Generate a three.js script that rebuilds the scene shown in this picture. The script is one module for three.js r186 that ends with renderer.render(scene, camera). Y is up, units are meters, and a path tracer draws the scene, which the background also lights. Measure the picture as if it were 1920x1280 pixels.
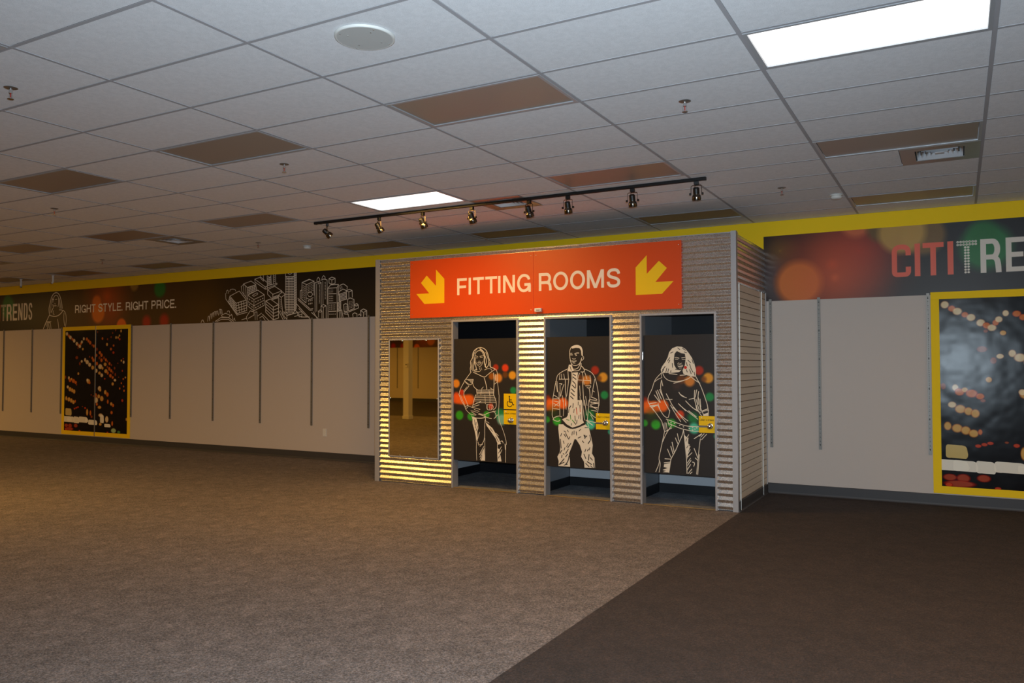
import * as THREE from 'three';
import { RectAreaLightUniformsLib } from 'three/addons/lights/RectAreaLightUniformsLib.js';
import { RoundedBoxGeometry } from 'three/addons/geometries/RoundedBoxGeometry.js';
import { mergeGeometries } from 'three/addons/utils/BufferGeometryUtils.js';

// ---------------------------------------------------------------- camera, light, exposure
const scene = new THREE.Scene();
scene.background = new THREE.Color(0, 0, 0);
const camera = new THREE.PerspectiveCamera(46.147, 1.5, 0.05, 120);
camera.position.set(3.4527, 1.5961, 10.367);
camera.rotation.order = 'YXZ';
camera.rotation.set(0.02969, 0.50726, -0.00114);
camera.updateMatrixWorld(true);
const renderer = new THREE.WebGLRenderer({ antialias: true });
renderer.toneMapping = THREE.LinearToneMapping;
renderer.toneMappingExposure = 1.0;
renderer.shadowMap.enabled = true;
RectAreaLightUniformsLib.init();

const LAMP = new THREE.Color(1.0, 0.52, 0.09);   // fluorescent tubes seen in the white balance of a flash picture
const LAMP_RADIANCE = 38;
// the flash of the camera that took the picture, a hand above its lens: it lights the near ceiling and gives the round glare on the poster
const flash = new THREE.SpotLight(new THREE.Color(0.71, 0.87, 1.0), 100, 0, 1.3, 1.0, 2);
flash.position.set(3.46, 1.70, 10.34);
flash.target.position.set(3.46 - Math.sin(0.50726) * 10, 0.3, 10.34 - Math.cos(0.50726) * 10);
flash.castShadow = true; flash.shadow.mapSize.set(2048, 2048); flash.shadow.bias = -0.0005; flash.shadow.radius = 1.2;
scene.add(flash, flash.target);


// ---------------------------------------------------------------- small helpers
const H = 3.4027, G0 = 7.8147, CX = 1.2192, CZ = 0.6096;     // ceiling height, grid origin, grid pitch
const XL = -24.4, XR = 8.6, ZF = 22.0;                       // room
const BXL = -3.6225, BXR = 1.3505, BZ = 1.5431, BT = 3.057;  // fitting room block
let seed = 7;
const rnd = () => { seed = (seed + 0x6d2b79f5) | 0; let t = Math.imul(seed ^ (seed >>> 15), 1 | seed); t = (t + Math.imul(t ^ (t >>> 7), 61 | t)) ^ t; return ((t ^ (t >>> 14)) >>> 0) / 4294967296; };
const counts = {};
function numbered(name) { const n = counts[name] = (counts[name] ?? -1) + 1; return n ? name + '_' + String(n).padStart(3, '0') : name; }
function boxG(w, h, d, x = 0, y = 0, z = 0) {               // box with uv in metres
  const g = new THREE.BoxGeometry(w, h, d), uv = g.attributes.uv, n = g.attributes.normal;
  for (let i = 0; i < uv.count; i++) {
    const ax = Math.abs(n.getX(i)), ay = Math.abs(n.getY(i));
    uv.setXY(i, uv.getX(i) * (ax > 0.5 ? d : w), uv.getY(i) * (ay > 0.5 ? d : h));
  }
  return g.translate(x, y, z);
}
const span = (x0, x1, y0, y1, z0, z1) => boxG(x1 - x0, y1 - y0, z1 - z0, (x0 + x1) / 2, (y0 + y1) / 2, (z0 + z1) / 2);
const rbox = (w, h, d, r, x = 0, y = 0, z = 0) => new RoundedBoxGeometry(w, h, d, 2, r).translate(x, y, z);
const cyl = (r0, r1, h, x = 0, y = 0, z = 0, n = 20) => new THREE.CylinderGeometry(r0, r1, h, n).translate(x, y, z);
function merged(gs) {
  gs = [].concat(gs);
  if (gs.length === 1) return gs[0];
  return mergeGeometries(gs.map((g) => { const k = g.index ? g.toNonIndexed() : g; for (const a of Object.keys(k.attributes)) if (!['position', 'normal', 'uv'].includes(a)) k.deleteAttribute(a); return k; }));
}
function part(name, gs, mat, parent, label) {
  const m = new THREE.Mesh(merged(gs), mat); m.name = numbered(name); m.castShadow = m.receiveShadow = true;
  if (label) m.userData.label = label;
  parent.add(m); return m;
}
function tag(o, label, category, group) { o.userData.label = label; o.userData.category = category; if (group) o.userData.group = group; return o; }
function thing(name, label, category, [x, y, z] = [0, 0, 0], group) {
  const o = new THREE.Group(); o.name = numbered(name); o.position.set(x, y, z); scene.add(o); return tag(o, label, category, group);
}
function struct(name, label, gs, mat) {
  const o = gs ? new THREE.Mesh(merged(gs), mat) : new THREE.Group();
  if (gs) o.castShadow = o.receiveShadow = true;
  o.name = name; counts[name] = 0; o.userData.kind = 'structure'; o.userData.label = label; scene.add(o); return o;
}
function copy(root, [x, y, z], label) {
  const c = root.clone(); c.name = numbered(root.name.replace(/_\d{3}$/, '')); c.position.set(x, y, z); c.userData = { ...root.userData }; if (label) c.userData.label = label;
  scene.add(c); return c;
}

// ---------------------------------------------------------------- materials
function noiseTex(size, fn, srgb) {                          // fn(x, y, rnd) -> [r, g, b] 0..255
  const d = new Uint8Array(size * size * 4);
  for (let y = 0; y < size; y++) for (let x = 0; x < size; x++) { const c = fn(x, y), o = (y * size + x) * 4; d[o] = c[0]; d[o + 1] = c[1]; d[o + 2] = c[2]; d[o + 3] = 255; }
  const t = new THREE.DataTexture(d, size, size); t.wrapS = t.wrapT = THREE.RepeatWrapping; t.magFilter = THREE.LinearFilter; t.generateMipmaps = true;
  if (srgb) t.colorSpace = THREE.SRGBColorSpace; t.needsUpdate = true; return t;
}
function lattice(n) { const v = Float32Array.from({ length: n * n }, rnd); return (x, y) => { const xi = Math.floor(x), yi = Math.floor(y), fx = x - xi, fy = y - yi, s = fx * fx * (3 - 2 * fx), t = fy * fy * (3 - 2 * fy), a = (i, j) => v[((yi + j) % n + n) % n * n + ((xi + i) % n + n) % n]; return (a(0, 0) * (1 - s) + a(1, 0) * s) * (1 - t) + (a(0, 1) * (1 - s) + a(1, 1) * s) * t; }; }
const clamp8 = (v) => Math.max(0, Math.min(255, v));
function carpetTex(base, fleck) {
  const a = lattice(16), b = lattice(128), c = lattice(256);
  return noiseTex(512, (x, y) => {
    const k = 0.80 + 0.16 * a(x / 32, y / 32) + 0.30 * (b(x / 4, y / 4) - 0.5) + fleck * (c(x / 2, y / 2) - 0.5) + 0.35 * fleck * (rnd() - 0.5);
    const w = 6 * (b(y / 4 + 7, x / 4) - 0.5);
    return [clamp8(base[0] * k + w), clamp8(base[1] * k), clamp8(base[2] * k - w)];
  }, true);
}
const std = (o) => new THREE.MeshStandardMaterial(o);
const phys = (o) => new THREE.MeshPhysicalMaterial(o);
const carpetBump = (() => { const c = lattice(256); return noiseTex(512, (x, y) => { const v = 255 * (0.6 * c(x / 2, y / 2) + 0.4 * rnd()); return [v, v, v]; }); })();
const rep = (t, u, v = u) => { t.repeat.set(u, v); return t; };
rep(carpetBump, 0.8);
const M = {};
M.carpet = std({ map: rep(carpetTex([126, 116, 112], 0.5), 0.8), bumpMap: carpetBump, bumpScale: 0.006, roughness: 1 });
M.darkCarpet = std({ map: rep(carpetTex([60, 49, 45], 0.5), 0.8), bumpMap: carpetBump, bumpScale: 0.006, roughness: 1 });
const tileTex = (() => { const a = lattice(32), b = lattice(256); return noiseTex(512, (x, y) => { const k = 1 - 0.03 * (a(x / 16, y / 16) - 0.5) - (b(x / 2, y / 2) > 0.9 ? 0.06 : 0) - 0.11 * rnd(); return [250 * k, 250 * k, 252 * k]; }, true); })();
const tileBump = (() => { const b = lattice(256); return noiseTex(512, (x, y) => { const v = 255 * (b(x / 2, y / 2) > 0.88 ? 0.2 : 0.75 + 0.25 * rnd()); return [v, v, v]; }); })();
rep(tileTex, 1.3); rep(tileBump, 1.3);
M.tile = std({ map: tileTex, bumpMap: tileBump, bumpScale: 0.0004, roughness: 0.95 });
M.tee = std({ color: 0xadabae, roughness: 0.75 });
const wallBump = (() => { const b = lattice(128), c = lattice(256); return noiseTex(512, (x, y) => { const v = 255 * (0.5 * b(x / 4, y / 4) + 0.5 * c(x / 2, y / 2)); return [v, v, v]; }); })();
rep(wallBump, 2);
M.wall = std({ color: 0xcabfb6, bumpMap: wallBump, bumpScale: 0.0004, roughness: 0.7 });
M.yellow = std({ color: 0xffd400, bumpMap: wallBump, bumpScale: 0.0003, roughness: 0.75 });
M.base = std({ color: 0x3b3a3c, roughness: 0.55 });
M.stallBase = std({ color: 0x101116, roughness: 0.5 });
M.laminate = std({ color: 0xb9bdc2, roughness: 0.5 });
M.navy = std({ color: 0x0e1016, roughness: 0.5 });
M.stallFloor = std({ map: rep(carpetTex([150, 153, 160], 0.25), 1), roughness: 0.6 });
M.deck = std({ color: 0x55524e, roughness: 0.9 });
M.trim = std({ color: 0xa9a8aa, metalness: 0.35, roughness: 0.5 });
M.slat = std({ color: 0xd4cabb, bumpMap: wallBump, bumpScale: 0.0002, roughness: 0.55 });
M.black = std({ color: 0x0b0a0a, roughness: 0.45 });
M.dark = std({ color: 0x141312, roughness: 0.7 });
M.screw = std({ color: 0xcfcfcc, metalness: 1, roughness: 0.3 });
M.chrome = std({ color: 0xdadada, metalness: 1, roughness: 0.14 });
M.gun = std({ color: 0x6d655c, metalness: 1, roughness: 0.2 });
M.steel = std({ color: 0x9b9894, metalness: 0.9, roughness: 0.38 });
M.slotted = std({ color: 0x85827d, metalness: 0.7, roughness: 0.5 });
M.mdf = std({ color: 0x8f7a66, roughness: 0.9 });
M.partition = std({ color: 0x84888e, roughness: 0.5 });
M.fin = std({ color: 0xe4e8e6, metalness: 0.2, roughness: 0.4 });
M.white = std({ color: 0xdedcd6, roughness: 0.5 });
M.paper = std({ color: 0xe6e2d8, roughness: 0.45 });
M.ventMetal = std({ color: 0xa8a5a2, metalness: 0.55, roughness: 0.28 });
M.louver = std({ color: 0xd8dade, roughness: 0.45 });
M.lens = phys({ color: 0xa09184, roughness: 0.4, clearcoat: 0.12, clearcoatRoughness: 0.3, bumpMap: wallBump, bumpScale: 0.0004 });
M.glow = std({ color: 0xffffff, emissive: new THREE.Color(1, 0.96, 0.9), emissiveIntensity: 1.6, roughness: 0.5 });
M.fixture = std({ color: 0xb9bcc0, metalness: 0.25, roughness: 0.4 });
M.mirror = std({ color: 0xe2d6ac, metalness: 1, roughness: 0.015 });
const zincRough = (() => { const a = lattice(64), b = lattice(256); return noiseTex(512, (x, y) => { const v = 255 * (0.21 + 0.12 * a(x / 8, y / 8) + 0.05 * b(x / 2, y / 2)); return [v, v, v]; }); })();
const zincTex = (() => { const a = lattice(64), b = lattice(128); return noiseTex(512, (x, y) => { const v = 222 + 22 * a(x / 8, y / 8) + 8 * b(x / 4, y / 4); return [v, v - 2, v - 5]; }, true); })();
rep(zincRough, 2.2); rep(zincTex, 2.2);
M.zinc = std({ map: zincTex, metalness: 1, roughness: 1, roughnessMap: zincRough });
M.brass = std({ color: 0xb59a68, metalness: 0.6, roughness: 0.45 });

const FIGURES = [
  ['s9:263 1148 249 1184 268 1229 254 1269 273 1314 292 1330 287 1362 301 1411 339 1447 396 1466 452 1457 495 1429 518 1385 536 1320 560 1272 560 1216;',
   's8:316 1160 301 1200 315 1249 320 1305 325 1354 334 1394 368 1422 415 1426 448 1393 457 1353;',
   's6:330 1330 334 1289 353 1249 382 1224 405 1220 434 1241 448 1289;s6:311 1402 296 1322 301 1265 282 1216 292 1160;s6:277 1273 263 1233 275 1176;',
   's6:358 1446 315 1410 306 1354;s14:401 1446 452 1421 476 1361 464 1305 471 1248 494 1204;s8:490 1401 523 1328 536 1272 527 1224 499 1200;',
   's8:462 1385 499 1321 497 1256 476 1216;s6:546 1272 536 1224 560 1216;s6:320 1305 325 1241 349 1200 339 1160;s5:334 1273 339 1216 358 1176;',
   's8:306 1160 330 1184 358 1176;s6:330 1358 358 1354 372 1341;s6:339 1331 363 1329;s7:401 1349 443 1357;s6:405 1336 441 1337;',
   's5:377 1285 396 1293 410 1285;s7:368 1269 396 1273 424 1269;s6:372 1253 396 1245 419 1257;s6:391 1208 410 1160;s6:415 1208 429 1176;',
   's6:320 1150 396 1154;s8:301 1144 387 1112 471 1076 508 1108 574 1153 634 1185 601 1200 560 1212;s6:471 1176 560 1212 578 1169;',
   's7:560 1208 638 1193 661 1145 666 1081 661 1018 675 939 684 859;s8:268 1148 215 1087 167 1033;s8:196 1050 301 1051;',
   's8:167 1033 249 969 292 1006 301 1051;s6:177 1017 235 973;s6:225 1038 292 1039;s6:249 1028 287 1026;s6:258 1012 282 1010;',
   's8:167 1025 119 956 90 898 81 849;s8:235 965 177 908 153 875 158 851;s6:206 957 148 895;s8:292 1006 301 966 339 930 368 918;s7:349 926 358 854;',
   's10:466 1072 490 1016 504 936;s10:606 1137 615 1041 610 946 606 858;s7:615 993 661 1022;s7:629 1121 629 1041;s6:643 1109 646 1034;s7:424 927 452 956;',
   's6:504 936 499 920;s7:555 945 587 929;s7:353 914 610 923;s7:358 898 610 906;s7:358 882 610 890;s7:358 866 610 872;s6:424 919 415 855;',
   's6:536 921 546 857;s7:342 838 614 848;s7:333 816 626 827;s7:320 794 638 806;s7:314 773 638 782;s7:352 752 638 761;s6:477 856 484 739;',
   's6:552 857 552 762;s8:339 854 314 799 301 735 289 702;s8:607 858 638 795 648 732 638 689 601 667;',
   's7:687 859 687 743 675 648 687 532 748 408 796 263 790 232;s7:84 849 116 774 174 699 187 651 263 599;s6:103 850 142 764 187 689;',
   's7:155 850 193 765 225 706;s6:180 694 215 717;s6:187 665 220 698;s7:212 711 276 691 339 682 402 667;s6:263 648 327 639 371 624;s7:276 632 346 596;',
   's6:314 665 390 640;s7:263 599 339 591;s8:289 702 339 709 390 726;s8:301 724 365 747 415 769;s8:390 614 477 595 515 628 638 652;',
   's6:502 734 490 664 589 662 613 731 502 734;s6:518 729 512 670;s6:552 730 546 666;s6:583 741 576 677;s12:352 554 440 551 477 568;',
   's10:377 608 440 594 502 569;s10:477 600 490 515;s7:276 583 308 499 327 403 352 254 346 147 355 13;',
   'f:289 573 346 559 371 479 377 426 362 383 368 255 350 275 320 392 289 487;s8:477 536 471 429 475 302 440 226 402 192;s7:475 302 475 15;',
   'f:465 184 475 15 412 11 440 77 427 87 452 141;s9:459 195 396 90;s9:452 152 402 59;s9:452 109 405 27;s9:396 373 365 286;s9:371 249 385 207;',
   's8:396 213 440 217;f:483 510 539 469 589 434 638 362 687 300 713 239 668 226 638 298 564 390 502 462;s10:772 241 778 173;s7:784 231 781 11;',
   's8:662 236 660 120 668 15;f:662 183 687 174 705 101 721 18 664 15;e7:705 170 674 121;e7:711 123 677 58;s9:717 202 677 132;s9:726 166 686 85;',
   's9:711 270 735 292 745 251;s8:638 372 674 342;s8:452 589 515 559 576 555;s7:502 516 539 496;s8:589 646 650 637 638 573;s8:613 556 665 605;',
   'e6:320 531 327 467;e6:346 500 333 424;e6:365 447 346 393;e6:552 432 589 391;e6:638 330 674 268;'].join(''),
  ['f:340 1455 390 1476 440 1474 474 1453 491 1408 490 1343 474 1352 469 1408 449 1440 400 1445 350 1435;',
   's8:345 1242 325 1292 318 1364 320 1419 340 1455 380 1474 430 1476 469 1458 489 1417 488 1345;s7:488 1345 505 1336 503 1309 478 1289 471 1309 481 1327;',
   's8:471 1309 464 1264 449 1241;s8:325 1292 345 1242 379 1228 419 1232 454 1259 469 1291;s8:325 1378 350 1378;s8:325 1360 357 1359;',
   's10:385 1371 410 1386 439 1381;s8:392 1361 424 1358 400 1350;s8:355 1314 375 1304 395 1313;s12:345 1286 375 1280 404 1286;s10:360 1264 389 1261;',
   'f:310 1242 345 1239 364 1187 379 1169 339 1156 284 1163 304 1192;e6:322 1219 339 1174;s9:340 1237 349 1192 389 1183 439 1205 454 1250;',
   's10:369 1169 419 1160 468 1192 470 1255;s10:468 1228 508 1199 517 1147 468 1154;s8:310 1237 297 1183;',
   's8:299 1192 229 1164 168 1128 143 1091 138 1045 122 999 101 889 86 816 91 742;s8:517 1187 585 1165 639 1112 662 1049 681 961 700 854 700 757;',
   'f:349 1146 429 1149 420 1093 413 1002 412 750 303 747 313 865 339 1002 354 1074;e9:364 1127 394 1110;e9:361 1092 401 1064;e9:359 1042 390 1011;',
   'e9:351 993 390 957;e9:341 947 380 912;e9:334 902 378 866;e9:328 857 363 828;e9:338 802 378 767;e7:398 1002 398 966;',
   's8:339 1165 349 1092 334 1001 308 865 303 747;s9:448 1138 428 1093 413 1002 417 750;s7:483 1147 497 1093 507 1003;s8:178 1064 309 1065;',
   's7:178 1059 187 1128;s7:209 1128 209 1064;s7:239 1128 249 1064;s8:294 1155 301 1065;s8:428 1057 595 1049;s8:517 1147 546 1066;s8:585 1111 595 1013;',
   's9:178 1009 234 1014 203 997;s8:188 991 188 909 193 854;s8:241 1000 208 927 198 863;s9:259 1055 258 864 273 856;s8:304 1056 278 865;s8:218 864 228 791;',
   's8:268 855 258 746;s8:129 1036 152 908;s7:148 1036 157 908;s9:101 871 167 835;s9:96 823 172 826;s8:101 798 177 785;s8:173 908 177 744;',
   's8:448 985 457 868;s9:487 1039 496 868 506 752;s9:526 986 594 988;s9:546 968 575 950 594 977;s9:575 950 594 870 574 798;s8:645 1067 623 960 604 853;',
   's8:618 933 641 916;s9:604 851 671 836 676 809 584 825;s8:594 790 690 796;s8:593 770 690 781;s8:452 859 466 751;s8:526 860 545 753;',
   's8:89 807 89 736 83 675 77 614 100 574;s8:191 809 179 728 185 627;s8:101 767 168 738;s8:106 731 174 778;s8:95 706 174 697;s10:100 589 174 632 207 607;',
   's9:89 571 162 535 185 566;s7:230 810 241 709 230 618;s7:264 811 269 700;',
   'f:308 812 473 815 489 576 505 547 439 509 351 481 274 519 213 577 274 604 291 630 297 731;e9:330 742 313 716;e7:324 631 330 581;e8:352 571 396 523;',
   'e7:385 623 390 563;e7:402 723 413 643;e6:440 634 434 594;e7:451 754 456 675;e7:308 701 299 660;e6:462 645 462 585;e7:412 573 407 533;',
   'e7:340 531 335 509;e7:274 577 307 568;e7:363 772 358 722;e6:430 794 429 754;e6:374 703 369 662;s8:473 815 495 716 511 577;s8:512 816 527 716 540 637;',
   's8:571 817 560 697 549 578;s8:702 819 691 730 678 661;s9:582 738 678 730;s9:593 797 679 777;s9:603 698 667 688;s9:587 758 668 710;',
   's9:576 678 614 629 662 606;s9:527 577 581 564 656 552;s8:548 548 570 489;s12:543 568 613 521;s8:592 639 624 590;',
   'f:168 515 240 517 285 489 351 466 428 484 527 527 570 479 591 401 617 283 606 184 638 136 645 14 508 10 503 79 465 137 476 197 449 275 400 343 378 342 351 271 306 168 317 89 319 9 163 9 166 70 149 120 183 182 189 243 173 363 162 464;',
   'e11:240 514 285 483 351 469 428 488 521 537;e9:504 397 515 356 539 389;e9:517 393 515 358;e8:191 334 201 228;e8:329 290 290 238;e8:295 218 262 166;',
   'e9:558 300 582 333;e9:306 138 297 68 259 33;e9:239 99 196 50 172 28;e9:546 82 600 53;e9:568 167 559 102;e9:627 67 634 13;e8:211 204 183 162;',
   'e8:262 407 295 349;e8:240 397 262 367;e7:318 370 301 339;e8:461 376 428 359;e8:580 400 591 342;e8:482 327 499 308;e7:195 374 206 405;',
   'e7:229 315 240 286;e7:273 247 295 288;e7:251 236 239 205;e7:525 229 514 199;e7:558 231 547 211;e7:569 222 580 252;e7:240 437 262 423;',
   'e7:373 442 371 402;e7:401 433 406 393;e7:351 431 345 391;e7:439 445 461 465;e7:296 429 285 449;e7:516 487 559 489;e8:206 113 211 143;',
   'e8:284 157 261 126;e8:239 155 228 164;e8:503 169 525 120;e8:584 133 611 105;e8:183 31 239 59;e8:525 61 568 24;e7:589 35 611 17;e7:239 24 283 37;'].join(''),
  ['',
   'f:217 1146 207 1182 226 1223 264 1272 292 1326 307 1380 344 1425 400 1446 455 1441 500 1414 536 1369 572 1316 598 1254 616 1183 615 1103 543 1112 498 1125 471 1138 462 1174 490 1236 499 1307 491 1361 445 1370 399 1393 371 1362 362 1290 366 1236 389 1196 421 1178 453 1183 425 1156 351 1147 277 1146;',
   'e6:409 1428 432 1410;e6:464 1423 500 1401;e6:325 1371 353 1384;e6:482 1383 509 1374;e6:314 1319 288 1281;e6:315 1290 301 1261;e6:343 1254 347 1209;',
   'e6:279 1200 268 1155;e6:301 1191 291 1155;e7:259 1218 229 1178;e6:240 1182 226 1155;e6:328 1173 324 1154;e6:526 1289 555 1261;e6:508 1263 517 1227;',
   'e6:544 1245 553 1218;e6:553 1209 580 1156;e6:507 1183 516 1156;e6:544 1183 561 1138;e6:572 1298 587 1252;e6:596 1156 602 1121;e6:381 1187 434 1182;',
   's8:376 1321 399 1326 422 1312;s8:380 1302 412 1302;s9:454 1316 490 1321;s7:458 1298 495 1298;s7:407 1250 421 1261;s7:430 1249 453 1257;',
   's7:407 1234 435 1241 467 1231;s10:412 1216 462 1222;s6:425 1200 453 1202;s9:305 1139 399 1128;s9:434 1119 498 1124;',
   's8:231 1146 240 1110 277 1070 323 1052 397 1048 461 1058 543 1085 561 1112;s9:360 1030 406 1039 479 1062;',
   's8:217 1146 155 1091 126 1037 102 955 59 882 49 827 68 782 96 746;s7:221 1092 164 1073 141 1046;s7:217 1146 216 1101;s8:216 1065 201 1001 206 956;',
   's8:216 1065 231 997;s9:561 1103 597 1068 659 1033;s9:615 1103 659 1024 694 937 720 858 742 797 750 727;s9:206 956 229 876 265 786 311 716;',
   's10:130 892 172 838 193 810;s10:149 938 200 810;s10:168 947 212 848;s9:192 956 219 893;s9:271 908 303 850 349 761 394 718;s8:266 849 312 841 340 846;',
   's9:321 779 357 717;s8:419 928 432 902 460 880 505 867;s8:432 908 487 873;s9:413 799 468 747 495 721;s9:496 832 549 775 612 733 639 724;',
   's9:600 953 591 864 613 794 621 724;s9:623 958 604 874;s9:645 940 631 874 639 795;s9:536 850 591 864;s8:640 874 657 795 666 725;s8:660 857 668 769;',
   's8:613 856 648 734;s10:68 791 153 806;s14:82 766 172 778;s10:91 748 134 760;s8:172 802 200 713;s8:96 746 124 711;s9:688 728 741 747;',
   's8:106 743 161 668 219 594 224 557 248 482;s8:171 773 205 708 244 652 293 630 303 682 313 715 275 776;s14:77 761 156 773;s7:239 571 243 501;',
   's7:254 581 258 501;s7:268 577 277 502;s9:263 483 331 523;s9:248 482 292 493;s8:323 777 362 702 438 597;s8:347 758 429 667 519 609;',
   's8:367 750 448 639 500 590;s8:430 779 525 707 633 631;s10:530 721 615 658;s8:545 782 601 732 667 706;s8:620 784 620 737 676 669;',
   's8:663 785 667 729 695 693;s8:742 786 755 722 750 672;s8:686 719 756 736;f:690 686 751 708 750 672 694 670;',
   's9:269 620 341 598 409 577 486 552 581 546 647 548;s9:293 573 341 556 428 522 504 506 580 495 646 497;s8:283 615 302 550;s12:322 584 326 582;',
   's12:361 576 365 574;s12:423 556 427 554;s12:466 541 470 539;s12:533 524 537 523;s12:571 535 575 535;s12:571 509 575 509;s12:618 533 622 533;',
   's12:597 520 601 519;s8:248 482 223 368 192 234 177 167 191 130 141 18;s8:331 551 263 464 228 368;s8:182 157 206 121 181 16;',
   's9:468 509 461 458 417 367 368 252 319 175 309 99 296 18;s9:398 460 412 385;s9:374 412 407 338;s10:335 363 358 252;s10:320 315 344 232;',
   's9:281 281 319 193;s10:251 171 319 170;s9:241 125 309 136;f:240 109 309 127 296 18 220 18 264 35 220 42 279 69 235 76;',
   's9:468 509 475 453 489 314 502 175 505 22;f:475 453 523 409 520 362 541 317 521 260 509 176 498 259 484 361;s8:528 456 489 389;s8:523 418 494 361;',
   's8:534 344 498 296;s8:543 326 502 259;s8:543 289 507 222;s8:564 256 512 204;s9:545 192 511 139;s9:551 169 513 111;s9:546 122 510 64;s9:560 72 520 23;',
   's9:562 40 540 20;e5:504 408 496 380;e5:522 334 503 306;s8:660 415 645 322 639 248 629 155 614 20;s7:649 239 636 146 628 16;s9:588 305 630 201;',
   's9:601 199 629 173;s9:568 151 606 153 582 106;s9:589 412 674 471;s9:646 442 674 466;s8:664 432 702 472;s8:674 406 730 468;'].join('')
];
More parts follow.
